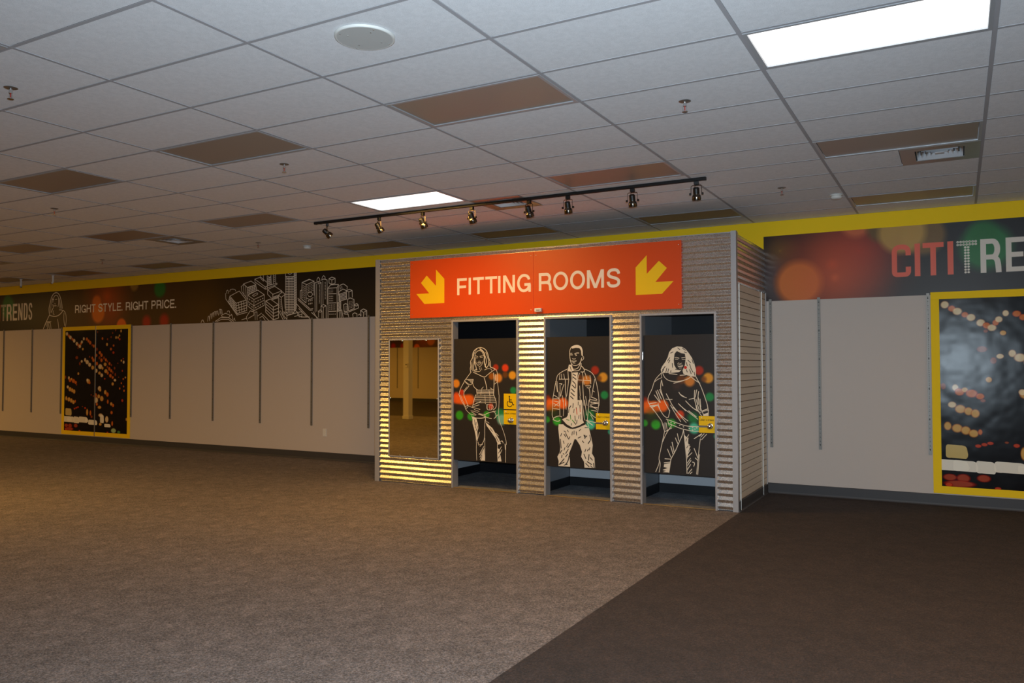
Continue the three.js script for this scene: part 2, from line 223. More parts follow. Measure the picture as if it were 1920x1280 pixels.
const CITY = ['s11:9609 478 9853 563 10037 391 9771 341 9609 478;g4.4:9771 341 10037 391 10052 201 9797 149;g5.4:9609 478 9771 341 9797 149 9573 375;',
   's11:9496 535 9505 430 9798 123 10064 166;s9:9573 375 9810 140;s9:9526 534 9520 578 9550 594 9575 563 9566 529;',
   's9:9607 565 9619 600 9681 605 9743 594 9763 567;s11:9961 687 10153 729 10278 657 10058 617 9961 687;g5.4:10059 605 10273 654 10298 551 10067 493;',
   's10:9901 638 9961 678;s10:9908 638 9919 547 10061 407;s10:9961 684 9978 496;s10:10015 641 10032 456;',
   's11:10072 475 10321 558 10487 465 10229 391 10072 475;s11:10072 475 10075 277 10231 186 10489 279 10487 465;s11:10229 391 10231 186;',
   's10:10074 363 10230 277 10488 369;s10:10185 467 10279 504 10322 505 10322 481 10228 448 10185 467;w4.1:10248 361 10476 427 10476 390 10248 317;',
   'w4.1:10249 256 10477 335 10477 296 10250 211;w2.1:10089 437 10210 370 10210 324 10090 392;w2.1:10091 340 10211 264 10212 221 10091 294;',
   's11:10248 758 10394 788 10555 683;s11:10248 758 10509 605 10509 566 10253 707 10248 758;s11:10509 605 10560 615 10560 569 10509 566;',
   's10:10389 832 10390 768 10461 713;s10:10460 823 10466 713;s10:10553 801 10560 615;s10:10646 805 10659 635;s10:10704 818 10708 649;',
   's10:10761 823 10767 663;s10:10555 623 10797 658 10797 637 10567 585;s10:10558 801 10619 769 10651 801;g3.4:10558 759 10646 771 10655 644 10565 623;',
   'w1.4:10711 804 10752 809 10753 681 10712 674;s11:10568 555 10740 606 10913 514 10696 465 10568 555;s11:10568 555 10569 470 10697 372;',
   's11:10696 465 10697 372 10834 400;s11:10913 514 10918 480;g4.2:10696 414 10834 442 10834 400 10697 372;',
   's11:10523 354 10639 383 10835 274 10710 237 10523 354;s11:10523 354 10526 151 10712 10 10842 40 10835 274;s11:10710 237 10712 10;',
   'g1.4:10523 354 10710 237 10712 10 10526 151;g1.4:10710 237 10835 274 10842 40 10712 10;g6.14:11001 768 11203 757 11208 128 11007 135;',
   's11:11000 835 11001 768;s11:11202 823 11203 757;s10:11001 768 11057 728 11147 724 11203 757;s9:11045 824 11102 796 11157 818;',
   'g2.15:11218 819 11258 817 11263 192 11224 144;s11:11007 135 11063 103 11164 100 11208 128;s11:10968 153 10969 69 11042 9;',
   's11:10973 136 11041 75 11297 122 11219 169;s11:11041 75 11042 9;s11:11297 122 11293 76;s10:11220 53 11397 89;',
   's11:10834 442 10924 501 10993 452 10902 402 10834 442;s11:10834 442 10841 207;s11:10902 402 10939 104;s11:10981 444 10995 202;',
   'w2.5:10848 399 10894 372 10916 171 10854 223;s11:11392 640 11555 688 11668 647 11501 596 11392 640;s10:11424 646 11577 684;',
   's11:11392 640 11383 352 11482 283;s11:11484 594 11487 282;s11:11668 647 11670 405;w2.8:11401 606 11475 570 11473 316 11394 376;',
   'w5.5:11497 577 11657 626 11658 479 11498 438;s11:11295 369 11592 167 11646 182;s10:11302 339 11581 145 11640 154;s11:11349 494 11382 508;',
   's11:11349 494 11350 354;s10:11520 428 11546 463 11611 460 11637 423 11601 384 11547 391 11520 428;s10:11499 364 11569 336 11651 366;',
   'w3.2:11515 339 11644 350 11639 244 11537 231;s11:11685 616 11760 637 11829 617 11832 237;s11:11685 616 11696 112;s10:11728 598 11734 127;',
   's10:11760 637 11761 596 11829 609;w1.14:11769 580 11812 590 11814 270 11772 239;s10:11730 647 11738 687 11764 710 11794 684 11799 643;',
   's11:11828 658 11888 674 11962 654 11967 240;s10:11867 639 11874 251;w1.12:11897 622 11943 632 11946 329 11899 315;',
   's10:11845 676 11858 713 11883 732 11913 710 11922 672;s11:12004 673 12067 696 12140 673 12141 590 12068 573 12005 600 12004 673;',
   's10:12004 673 12067 648 12140 670;s10:12067 648 12068 573;s11:11984 517 12041 566 12214 565 12183 511 11984 511 11988 6;s11:12183 511 12191 0;',
   's11:12214 565 12217 382;w4.3:12005 487 12100 486 12100 432 12006 431;s12:12006 415 12163 411;w4.3:12006 391 12101 387 12101 274 12007 278;',
   's12:12007 259 12164 256;w4.3:12007 238 12154 236 12154 137 12008 137;s12:12008 117 12165 115;w5.1:12008 85 12165 83 12165 48 12009 50;',
   's11:11828 213 11881 238 11944 213 11946 7;s11:11828 213 11833 140;s10:11828 213 11881 190 11944 213;s10:11881 190 11882 9;',
   's11:11771 126 11807 149 11850 126 11851 10;s11:11771 126 11776 28;s10:11771 126 11811 108 11850 126;',
   's11:12225 442 12317 481 12385 454 12394 310 12226 282 12225 442;g1.5:12236 397 12386 430 12394 310 12236 285;',
   's11:12245 548 12317 568 12358 550 12409 516 12400 477;s10:12245 548 12256 484;s10:12286 530 12291 490;s11:12385 450 12451 470 12512 448 12516 337;',
   's10:12385 450 12441 427 12512 448;s10:12441 427 12443 324;s11:12411 302 12472 326 12553 296 12558 146 12437 111 12411 302;',
   'w3.5:12442 269 12543 285 12544 162 12449 142;s11:12329 218 12374 235 12415 218 12416 107 12340 106 12329 218;',
   'w2.4:12350 198 12407 202 12408 128 12355 125;s11:12558 209 12614 226 12644 203 12645 151 12433 90;s10:12558 201 12604 184 12644 203;',
   'g2.6:12195 255 12267 276 12268 133 12196 111;s11:12206 111 12289 132 12321 -4;s10:12238 110 12249 -2;s10:12268 121 12280 -3;',
   's11:12335 75 12412 88 12443 8;s10:12351 58 12433 56;s11:12695 107 12755 131 12824 102 12825 9;s11:12695 107 12705 16;s10:12695 107 12755 73 12824 102;',
   's10:12755 73 12755 6;w2.2:12771 60 12815 78 12815 36 12771 21;s11:12524 53 12571 75 12619 54 12619 10;s10:12524 53 12535 5;',
   's10:12645 33 12675 51 12695 16;s11:11263 275 11440 120 11583 1;s11:11319 190 11506 36;s11:11614 111 11765 4;s10:11657 121 11733 13;',
   's11:11375 40 11561 35;s10:11319 128 11396 130 11392 48 11327 45 11319 128;s11:10041 81 10136 189 10231 169 10232 109 10089 54;s11:10041 81 10066 11;',
   's10:9921 33 10041 55;s11:10260 163 10307 165 10313 22;s10:10260 163 10266 23;s10:10327 89 10420 137;s10:10374 54 10444 86 10515 7;',
   's10:10444 120 10608 -4;s10:10848 157 10952 3;s10:10882 164 10985 19;s10:8841 10 8866 54 8892 62 8924 8;s10:9021 32 9036 120 9061 128 9078 39;',
   's10:9073 48 9097 163 9122 171 9136 73;s10:9136 82 9153 179 9178 192 9189 107;s10:9187 116 9203 204 9228 211 9245 132;',
   's10:9245 140 9259 210 9284 218 9295 156;s10:9313 138 9337 243 9362 246 9388 162;s10:9358 154 9375 242 9400 232 9416 153;',
   's11:9226 21 9377 92 9577 86 9713 13;s10:9264 16 9390 57 9577 51 9664 5;s11:9389 132 9501 167 9621 125 9589 86 9414 100 9389 132;',
   's10:9538 184 9562 209 9600 202 9613 164;s10:9638 111 9655 145 9680 109 9688 48;s10:9713 39 9730 73 9755 20;'].join('');
const WOMAN = ['s14:4007 338 3977 438 4029 567 4080 713 4187 790 4324 775 4408 666 4452 534 4468 437;s10:4125 580 4149 693 4230 739 4326 702 4343 571 4318 475;',
   's9:4062 353 4045 468 4083 581 4122 678;s12:4089 368 4115 433 4155 464 4126 531;s9:4387 440 4357 554 4341 653;s9:4428 422 4398 537 4368 651;',
   's10:4109 638 4169 640;s10:4219 638 4278 642;s8:4188 545 4227 540;s9:4168 500 4255 500;s10:4157 399 4118 318 4186 316;s12:4022 321 3901 177 3794 15;',
   's12:4008 305 4312 206 4496 387;s10:4360 408 4495 403 4604 335 4631 125 4585 29;s10:4537 337 4522 192 4563 62;s10:4312 206 4358 2;s10:3901 161 4073 159;',
   's10:3916 136 4046 137;s10:3931 111 3960 44 3933 6;s10:3986 109 4011 4;s10:4046 132 4077 2;s9:3874 145 3904 62;'].join('');
const MURAL_SPOTS = `198 625 188 7a6a22 0.9
808 420 682 d04a20 0.9
1109 561 384 b83020 1
417 212 284 e07a2c 0.25
837 256 518 e06434 0.9
1084 896 180 d06a3c 0.3
1374 827 190 6a5428 0.3
1793 698 247 7e5f30 0.2
1572 747 263 c09648 0.2
2417 516 275 1e7a3c 0.3
5276 693 158 5c3a10 0.8
6007 615 640 d8540e 0.75
6136 316 286 a83a10 0.9
5716 298 222 f07a18 0.2
5661 519 156 e8701a 0.3
6481 6 163 ff7014 0.15
7652 708 179 1c7a28 0.3
6871 831 140 a0742a 0.3
7790 75 146 b82412 0.5
7263 68 138 b82412 0.5
8952 304 403 5c3e0c 1
2382 665 159 1c6a30 0.4`;
const DOOR_SPOTS = [`638 1208 44 b02a10 0.35
776 1201 52 e83c10 0.35
578 1093 48 a05810 0.4
675 1073 62 e0882c 0.35
776 1114 43 6a3a10 0.5
880 1108 57 f0a420 0.3
37 996 59 f09020 0.3
893 918 49 189048 0.35
124 883 41 d03010 0.4
42 840 49 e84a10 0.5
90 790 67 f05c10 0.4
200 786 71 f26210 0.4
32 794 65 f05a10 0.4
148 785 67 f06410 0.4
251 787 75 f06410 0.4
90 583 63 30a818 0.3
263 572 56 30a028 0.35
502 606 48 28a020 0.35
699 612 79 188a48 0.4
726 544 72 80b8a0 0.35
564 709 42 c83010 0.4`,
`651 1174 55 b02a10 0.35
753 1091 61 e8a028 0.3
704 1077 35 7a4410 0.6
447 1071 55 6a3a14 0.4
543 1054 64 d88430 0.35
769 881 52 189048 0.35
396 1004 54 3a2a26 0.6
11 817 55 a02c08 0.5
10 735 64 f06410 0.4
106 760 63 f06810 0.4
228 772 68 f06410 0.4
86 728 63 f47814 0.4
-44 759 67 f06410 0.4
47 761 67 f26610 0.4
141 758 69 f26610 0.4
225 770 66 f06410 0.45
10 568 43 30a028 0.35
145 554 59 30b028 0.35
96 657 86 2a4010 0.8
332 575 56 28a028 0.35
429 676 52 d84010 0.35
581 643 70 147838 0.5
590 528 65 48c8a0 0.35
845 450 38 28a078 0.35`];
const NIGHT_SPOTS = `57 2050 42 42 w
125 2004 37 35 o
179 1971 47 42 w
253 1931 34 32 o
312 1898 44 41 w
405 1836 44 41 w
460 1804 36 35 o
510 1779 44 38 w
614 1719 31 28 y
547 1834 31 32 o
577 1869 36 35 w
642 1935 31 35 w
451 1743 23 19 d
745 1926 41 35 o
802 1886 36 35 o
859 1849 41 41 o
931 1797 30 28 d
982 1778 35 34 o
1079 1710 40 37 d
1185 1639 40 37 o
1241 1588 40 40 o
1324 1529 35 34 d
1386 1490 34 34 o
1436 1459 25 25 d
1505 1413 34 34 o
1565 1382 24 25 d
1670 1320 29 31 d
1062 1585 45 34 o
1175 1533 35 34 d
1243 1483 40 40 o
1364 1398 49 40 y
1438 1343 29 28 d
1500 1305 39 40 o
1562 1267 34 34 o
1611 1233 29 31 d
1697 1191 29 34 d
697 1493 36 41 w
767 1446 56 47 w
852 1391 51 44 w
954 1331 50 44 y
1074 1266 45 44 w
937 1531 30 31 o
976 1484 40 41 o
1090 1414 40 40 o
1204 1351 70 53 w
1279 1320 35 34 y
1391 1259 54 43 y
1453 1220 34 37 o
1540 1167 44 40 o
1614 1129 34 31 o
1687 1076 43 27 w
1182 1219 45 34 y
1258 1173 45 40 w
1358 1104 25 19 r
412 1542 52 35 d
582 1462 36 28 w
519 1415 31 38 d
848 1555 25 22 d
472 1204 31 32 y
1265 1929 30 28 o
1431 1914 25 25 d
1547 1955 24 22 d
1594 2037 22 22 d
1690 2094 22 28 d
1863 2072 29 31 y
1812 1981 24 24 y
1705 1943 29 31 y
1770 1942 24 28 y
1819 1908 29 27 r
1416 1806 34 34 y
1629 1780 29 25 o
1545 1709 34 31 o
1627 1638 34 28 r
1883 1473 24 24 y
1942 1510 19 15 r
1955 1442 29 33 w
1772 1420 19 15 d
1101 2068 20 22 d
1916 1267 19 21 r
1806 1138 14 12 d
2016 1134 24 21 y
1950 1104 24 21 o
1892 1017 21 21 o
1965 952 19 21 o
1842 910 24 24 o
1979 866 24 27 o
1616 999 39 34 y
1928 669 33 30 r
1593 417 39 34 o
147 1112 32 38 w
188 1064 47 41 o
240 1088 31 29 y
306 1049 58 45 o
386 1018 42 35 o
413 971 26 19 d
28 1127 27 38 d
113 920 42 35 w
193 873 53 48 y
272 850 42 45 y
338 827 42 48 y
66 679 37 48 y
159 657 53 48 y
243 635 47 48 y
318 604 47 44 y
382 622 21 32 o
817 1046 61 50 y
783 1069 36 35 w
861 1015 30 31 o
1189 902 55 50 w
1215 871 35 34 y
1381 827 44 46 y
1451 782 44 46 o
1068 760 40 47 o
1083 659 65 62 w
1168 739 45 43 y
1268 694 59 56 y
1110 575 35 31 o
1198 515 60 34 y
1466 636 29 46 o
1577 593 39 37 y
1638 563 34 37 o
917 765 20 16 d
993 743 25 16 d
360 467 31 19 r
419 485 31 19 r
476 502 31 19 r
721 487 31 22 r
630 517 21 13 d
152 394 95 70 Y
791 403 36 72 y
900 390 30 56 o
940 314 35 31 d
90 240 159 57 W
235 237 105 57 W
431 232 83 63 W
662 243 133 56 W
777 234 41 34 W
981 198 131 47 W
1239 353 74 37 w
1285 278 54 77 W
1442 275 54 67 w
1465 148 88 31 W
1231 168 45 31 y
1617 196 29 52 o
1661 53 82 49 G
1830 29 53 30 g
2061 294 19 33 y
80 105 69 38 R
212 101 68 48 R
408 111 67 41 R
174 36 158 38 R
69 20 37 22 r
540 10 31 16 r
1468 8 34 15 r`;
// ---------------------------------------------------------------- printed graphics, drawn on canvases
function canvasTex(w, h, draw) {
  const c = document.createElement('canvas'); c.width = w; c.height = h;
  draw(c.getContext('2d'), w, h);
  const t = new THREE.CanvasTexture(c); t.colorSpace = THREE.SRGBColorSpace; t.anisotropy = 8; return t;
}
function smooth(ctx, p) {
  ctx.beginPath(); ctx.moveTo(p[0][0], p[0][1]);
  if (p.length === 2) ctx.lineTo(p[1][0], p[1][1]);
  for (let i = 1; i < p.length - 1; i++) {
    const e = i === p.length - 2 ? p[i + 1] : [(p[i][0] + p[i + 1][0]) / 2, (p[i][1] + p[i + 1][1]) / 2];
    ctx.quadraticCurveTo(p[i][0], p[i][1], e[0], e[1]);
  }
}
function poly(ctx, p) { ctx.beginPath(); p.forEach(([x, y], i) => (i ? ctx.lineTo(x, y) : ctx.moveTo(x, y))); ctx.closePath(); }
const lerp2 = (a, b, t) => [a[0] + (b[0] - a[0]) * t, a[1] + (b[1] - a[1]) * t];
// line art in millimetres: s stroke, e erased stroke, f filled outline, g grid on a four-cornered face, w windows on one
function lineArt(ctx, text, color, sharp, pen = 1) {
  ctx.lineCap = ctx.lineJoin = 'round'; ctx.strokeStyle = ctx.fillStyle = color;
  for (const st of text.split(';')) {
    if (!st) continue;
    const [op, list] = st.split(':'), n = list.trim().split(/\s+/).map(Number), p = [];
    for (let i = 0; i + 1 < n.length; i += 2) p.push([n[i], n[i + 1]]);
    const k = op[0];
    if (k === 's' || k === 'e') {
      ctx.globalCompositeOperation = k === 'e' ? 'destination-out' : 'source-over';
      ctx.lineWidth = pen * +op.slice(1) * (sharp ? 1.15 : k === 's' ? 0.92 : 1.25);
      if (sharp) { ctx.beginPath(); p.forEach(([x, y], i) => (i ? ctx.lineTo(x, y) : ctx.moveTo(x, y))); } else smooth(ctx, p);
      ctx.stroke(); ctx.globalCompositeOperation = 'source-over';
    } else if (k === 'f') { poly(ctx, p); ctx.fill(); } else {
      const [nx, ny] = op.slice(1).split('.').map(Number), at = (u, v) => lerp2(lerp2(p[0], p[1], u), lerp2(p[3], p[2], u), v);
      if (k === 'g') {
        ctx.lineWidth = 12;
        for (let i = 0; i <= nx; i++) { ctx.beginPath(); ctx.moveTo(...at(i / nx, 0)); ctx.lineTo(...at(i / nx, 1)); ctx.stroke(); }
        for (let j = 0; j <= ny; j++) { ctx.beginPath(); ctx.moveTo(...at(0, j / ny)); ctx.lineTo(...at(1, j / ny)); ctx.stroke(); }
      } else for (let i = 0; i < nx; i++) for (let j = 0; j < ny; j++) { poly(ctx, [at((i + 0.25) / nx, (j + 0.25) / ny), at((i + 0.75) / nx, (j + 0.25) / ny), at((i + 0.75) / nx, (j + 0.72) / ny), at((i + 0.25) / nx, (j + 0.72) / ny)]); ctx.fill(); }
    }
  }
}
const hexa = (c, a) => { const n = parseInt(c, 16); return `rgba(${n >> 16},${(n >> 8) & 255},${n & 255},${a})`; };
function disc(ctx, x, y, r, color, soft) {                   // an out-of-focus light printed in a photograph
  const g = ctx.createRadialGradient(x, y, 0, x, y, r * (1 + soft * 0.5)), s = Math.max(0.02, 1 - soft);
  g.addColorStop(0, hexa(color, 0.92)); g.addColorStop(s * 0.9, hexa(color, soft > 0.7 ? 0.6 : 0.9)); g.addColorStop(1, hexa(color, 0));
  ctx.fillStyle = g; ctx.beginPath(); ctx.arc(x, y, r * (1 + soft * 0.5), 0, 7); ctx.fill();
}
function spots(ctx, text) { for (const l of text.trim().split('\n')) { const [x, y, r, c, s] = l.split(' '); disc(ctx, +x, +y, +r, c, +s); } }
// sans-serif capitals drawn with a pen of width w inside the box x0..x1, y0 (top)..y1 (foot)
function glyph(ctx, ch, x0, x1, y0, y1, w) {
  const l = x0 + w / 2, r = x1 - w / 2, t = y0 + w / 2, b = y1 - w / 2, m = (y0 + y1) / 2, c = (l + r) / 2, hy = y1 - y0;
  ctx.save(); ctx.beginPath(); ctx.rect(x0 - 1, Math.min(y0, y1), x1 - x0 + 2, Math.abs(y1 - y0)); ctx.clip();
  ctx.lineWidth = w; ctx.lineCap = 'butt'; ctx.lineJoin = 'miter'; ctx.miterLimit = 3;
  const line = (...p) => { ctx.beginPath(); for (let i = 0; i < p.length; i += 2) (i ? ctx.lineTo : ctx.moveTo).call(ctx, p[i], p[i + 1]); ctx.stroke(); };
  const k = 0.5523, rx = (r - l) / 2, ry = (b - t) / 2;
  switch (ch) {
    case 'I': case 'L1': line(c, y0, c, y1); break;
    case 'F': line(l, y1, l, t, x1, t); line(l, m + w * 0.1, x1 - (x1 - x0) * 0.08, m + w * 0.1); break;
    case 'E': line(x1, t, l, t, l, b, x1, b); line(l, m, x1 - (x1 - x0) * 0.06, m); break;
    case 'L': line(l, y0, l, b, x1, b); break;
    case 'T': line(x0, t, x1, t); line(c, t, c, y1); break;
    case 'H': line(l, y0, l, y1); line(r, y0, r, y1); line(l, m, r, m); break;
    case 'N': line(l, y1, l, y0); line(r, y0, r, y1); line(l - w * 0.1, y0 - w * 0.4, r + w * 0.1, y1 + w * 0.4); break;
    case 'M': line(l, y1, l, y0); line(r, y0, r, y1); line(l - w * 0.08, y0 - w * 0.4, c, y1 - w * 0.1, r + w * 0.08, y0 - w * 0.4); break;
    case 'Y': line(x0 + w * 0.5, y0, c, m + hy * 0.08, x1 - w * 0.5, y0); line(c, m, c, y1); break;
    case 'O': ctx.beginPath(); ctx.ellipse(c, m, rx, ry, 0, 0, Math.PI * 2); ctx.stroke(); break;
    case 'K': { const q = (r - l) * 0.46; ctx.beginPath(); ctx.moveTo(r, t + hy * 0.27); ctx.lineTo(r, t + q); ctx.quadraticCurveTo(r, t, r - q, t); ctx.lineTo(l + q, t); ctx.quadraticCurveTo(l, t, l, t + q); ctx.lineTo(l, b - q * 0.5); ctx.quadraticCurveTo(l, b, l + q * 0.6, b); ctx.lineTo(r - q * 0.6, b); ctx.quadraticCurveTo(r, b, r, b - q * 0.6); ctx.lineTo(r, b - hy * 0.24); ctx.stroke(); break; }
    case 'C': ctx.beginPath(); ctx.moveTo(r, t + hy * 0.24); ctx.bezierCurveTo(r - rx * 0.1, t + hy * 0.06, c + rx * k * 0.8, t, c, t); ctx.bezierCurveTo(c - rx * k, t, l, m - ry * k, l, m); ctx.bezierCurveTo(l, m + ry * k, c - rx * k, b, c, b); ctx.bezierCurveTo(c + rx * k * 0.9, b, r, b - hy * 0.1, r, b - hy * 0.26); ctx.stroke(); break;
    case 'G': ctx.beginPath(); ctx.moveTo(r - rx * 0.06, t + hy * 0.24); ctx.bezierCurveTo(r - rx * 0.15, t + hy * 0.06, c + rx * k * 0.8, t, c, t); ctx.bezierCurveTo(c - rx * k, t, l, m - ry * k, l, m); ctx.bezierCurveTo(l, m + ry * k, c - rx * k, b, c, b); ctx.bezierCurveTo(c + rx * k, b, r - w * 0.1, b - hy * 0.12, r - w * 0.05, m + w * 0.6); ctx.stroke(); line(c + w * 0.2, m + w * 0.55, x1, m + w * 0.55); line(r + w * 0.12, m + w * 0.55, r + w * 0.12, y1); break;
    case 'S': ctx.beginPath(); ctx.moveTo(r, t + hy * 0.22); ctx.bezierCurveTo(r - rx * 0.1, t + hy * 0.03, c + rx * 0.5, t, c, t); ctx.bezierCurveTo(l + rx * 0.3, t, l + rx * 0.05, t + hy * 0.1, l + rx * 0.05, t + hy * 0.21); ctx.bezierCurveTo(l + rx * 0.05, m + hy * 0.02, r, m - hy * 0.06, r, b - hy * 0.2); ctx.bezierCurveTo(r, b - hy * 0.06, c + rx * 0.5, b, c, b); ctx.bezierCurveTo(c - rx * 0.6, b, l, b - hy * 0.06, l, b - hy * 0.24); ctx.stroke(); break;
    case 'P': case 'R': line(l, y1, l, t); ctx.beginPath(); ctx.moveTo(l - w / 2, t); ctx.lineTo(c + rx * 0.2, t); ctx.bezierCurveTo(r + rx * 0.1, t, r + rx * 0.1, m + w * 0.25, c + rx * 0.2, m + w * 0.25); ctx.lineTo(l, m + w * 0.25); ctx.stroke();
      if (ch === 'R') { ctx.beginPath(); ctx.moveTo(c + rx * 0.1, m + w * 0.25); ctx.bezierCurveTo(r + rx * 0.05, m + w * 0.3, r - w * 0.1, m + hy * 0.22, r + w * 0.05, y1); ctx.stroke(); } break;
    case 'D': ctx.beginPath(); ctx.moveTo(l, b); ctx.lineTo(l, t); ctx.lineTo(c, t); ctx.bezierCurveTo(r, t, r, m - ry * 0.4, r, m); ctx.bezierCurveTo(r, m + ry * 0.4, r, b, c, b); ctx.lineTo(l - w / 2, b); ctx.stroke(); break;
    case '.': ctx.fillRect(x0, y1 - w * 1.05, w * 1.05, w * 1.05); break;
  }
  ctx.restore();
}
const WIDE = { I: 0.2, R: 0.74, G: 0.82, H: 0.74, T: 0.68, S: 0.72, Y: 0.74, L: 0.6, E: 0.66, '.': 0.2, P: 0.7, C: 0.8, ' ': 0.3 };
function textRun(ctx, text, x0, x1, y0, y1, w) {
  const gap = 0.09, total = [...text].reduce((s, c) => s + WIDE[c] + gap, -gap), s = (x1 - x0) / total; let x = x0;
  for (const c of text) { if (c !== ' ') glyph(ctx, c, x, x + WIDE[c] * s, y0, y1, w); x += (WIDE[c] + gap) * s; }
}
const INK = 'rgb(226,216,196)';

// the frieze: a blurred-lights photograph with logo, woman, slogan and city, 14.2 m long and 0.82 m high, in two lengths
const ML = 7.135, MH = 0.817;
function muralTex(from) {
  return canvasTex(2048, 236, (ctx, w, h) => {
    const s = w / (ML * 1000);
    ctx.fillStyle = 'rgb(27,23,24)'; ctx.fillRect(0, 0, w, h);
    ctx.setTransform(s, 0, 0, -h / (MH * 1000), -from * 1000 * s, h);
    const g = ctx.createLinearGradient(3200, 0, 12500, 0);
    g.addColorStop(0, 'rgba(92,50,10,0)'); g.addColorStop(0.2, 'rgba(92,50,16,0.75)'); g.addColorStop(0.62, 'rgba(84,54,14,0.9)'); g.addColorStop(1, 'rgba(40,28,18,0)');
    ctx.fillStyle = g; ctx.fillRect(3000, 0, 10000, 830);
    spots(ctx, MURAL_SPOTS);
    const flip = (f) => { ctx.save(); ctx.translate(0, MH * 1000); ctx.scale(1, -1); f(); ctx.restore(); };
    flip(() => {
      const t0 = 817 - 602, t1 = 817 - 222;
      ctx.strokeStyle = 'rgb(232,98,72)';
      glyph(ctx, 'K', 1463, 1665, t0, t1, 56); glyph(ctx, 'I', 1703, 1762, t0, t1, 59); glyph(ctx, 'T', 1786, 2002, t0, t1, 58); glyph(ctx, 'I', 2038, 2098, t0, t1, 60);
      ctx.strokeStyle = 'rgb(222,214,202)';
      const x = 2128, q = 29.5;
      ctx.fillStyle = 'rgb(228,220,206)';
      for (let i = 0; i < 7; i++) for (let j = 0; j < 2; j++) { ctx.beginPath(); ctx.arc(x + 14 + i * q, t0 + 16 + j * 31, 13, 0, 7); ctx.fill(); }
      for (let j = 2; j < 12; j++) for (let i = 0; i < 2; i++) { ctx.beginPath(); ctx.arc(x + 14 + (2.5 + i) * q, t0 + 16 + j * 31.5, 13, 0, 7); ctx.fill(); }
      ctx.fillStyle = 'rgba(20,18,18,0.8)';
      for (let i = 0; i < 7; i++) for (let j = 0; j < 2; j++) { ctx.beginPath(); ctx.arc(x + 14 + i * q, t0 + 16 + j * 31, 4, 0, 7); ctx.fill(); }
      glyph(ctx, 'R', 2362, 2562, t0, t1, 56); glyph(ctx, 'E', 2604, 2780, t0, t1, 56); glyph(ctx, 'N', 2818, 2990, t0, t1, 48); glyph(ctx, 'D', 3034, 3186, t0, t1, 48); glyph(ctx, 'S', 3220, 3362, t0, t1, 46);
      ctx.strokeStyle = ctx.fillStyle = 'rgb(244,234,216)';
      textRun(ctx, 'RIGHT STYLE. RIGHT PRICE.', 4925, 8143, 817 - 486, 817 - 316, 28);
    });
    lineArt(ctx, WOMAN, 'rgb(236,228,210)', false, 1.7);
    lineArt(ctx, CITY, 'rgb(240,232,218)', true);
  });
}
const muralMats = [0, ML].map((f) => phys({ map: muralTex(f), roughness: 0.42, specularIntensity: 0.7 }));

// the night-street photograph of the two posters, 2.09 m wide and 2.115 m high
const nightTex = canvasTex(1024, 1024, (ctx, w, h) => {
  const s = w / 2090, tone = { w: '#f6dfae', y: '#e8b45c', o: '#e07828', d: '#9a4a1e', r: '#d04a24', Y: '#d8bf78', W: '#fbf4e4', G: '#b8d89a', g: '#5a9a5a', R: '#b4482c' };
  ctx.fillStyle = 'rgb(20,18,20)'; ctx.fillRect(0, 0, w, h);
  ctx.setTransform(s, 0, 0, -h / 2115, 0, h);
  for (const l of NIGHT_SPOTS.trim().split('\n')) {
    const [x, y, rx, ry, k] = l.split(' '), X = +x, Y = +y, A = Math.abs(+rx) * 0.92, B = Math.abs(+ry) * 0.92;
    const halo = ctx.createRadialGradient(0, 0, 0.3, 0, 0, 1);
    const c = tone[k], n = parseInt(c.slice(1), 16), col = (a, dr = 0) => `rgba(${Math.max(0, (n >> 16) - dr)},${Math.max(0, ((n >> 8) & 255) - dr * 1.8)},${Math.max(0, (n & 255) - dr * 1.6)},${a})`;
    halo.addColorStop(0, col(0.9)); halo.addColorStop(0.5, col(0.9)); halo.addColorStop(0.72, col(0.8, 30)); halo.addColorStop(1, col(0, 60));
    ctx.save(); ctx.translate(X, Y); ctx.scale(A * 1.25, B * 1.25); ctx.fillStyle = halo; ctx.beginPath();
    if (k === 'W' || k === 'Y') { const q = 0.5; ctx.moveTo(-1, -1 + q); ctx.quadraticCurveTo(-1, -1, -1 + q, -0.9); ctx.lineTo(0.8, -0.95); ctx.quadraticCurveTo(1, -0.8, 1, -0.3); ctx.lineTo(0.9, 0.5); ctx.quadraticCurveTo(0.8, 0.95, 0.3, 0.9); ctx.lineTo(-0.8, 0.98); ctx.quadraticCurveTo(-1, 0.9, -1, 0.4); ctx.closePath(); ctx.fillStyle = col(0.95); } else ctx.arc(0, 0, 1, 0, 7);
    ctx.fill(); ctx.restore();
  }
});
M.night = phys({ map: nightTex, roughness: 0.22, specularIntensity: 0.26, bumpMap: (() => { const a = lattice(16), b = lattice(32); return rep(noiseTex(256, (x, y) => { const v = 255 * (0.7 * a(x / 16, y / 16) + 0.3 * b(x / 8, y / 8)); return [v, v, v]; }), 1); })(), bumpScale: 0.0022 });

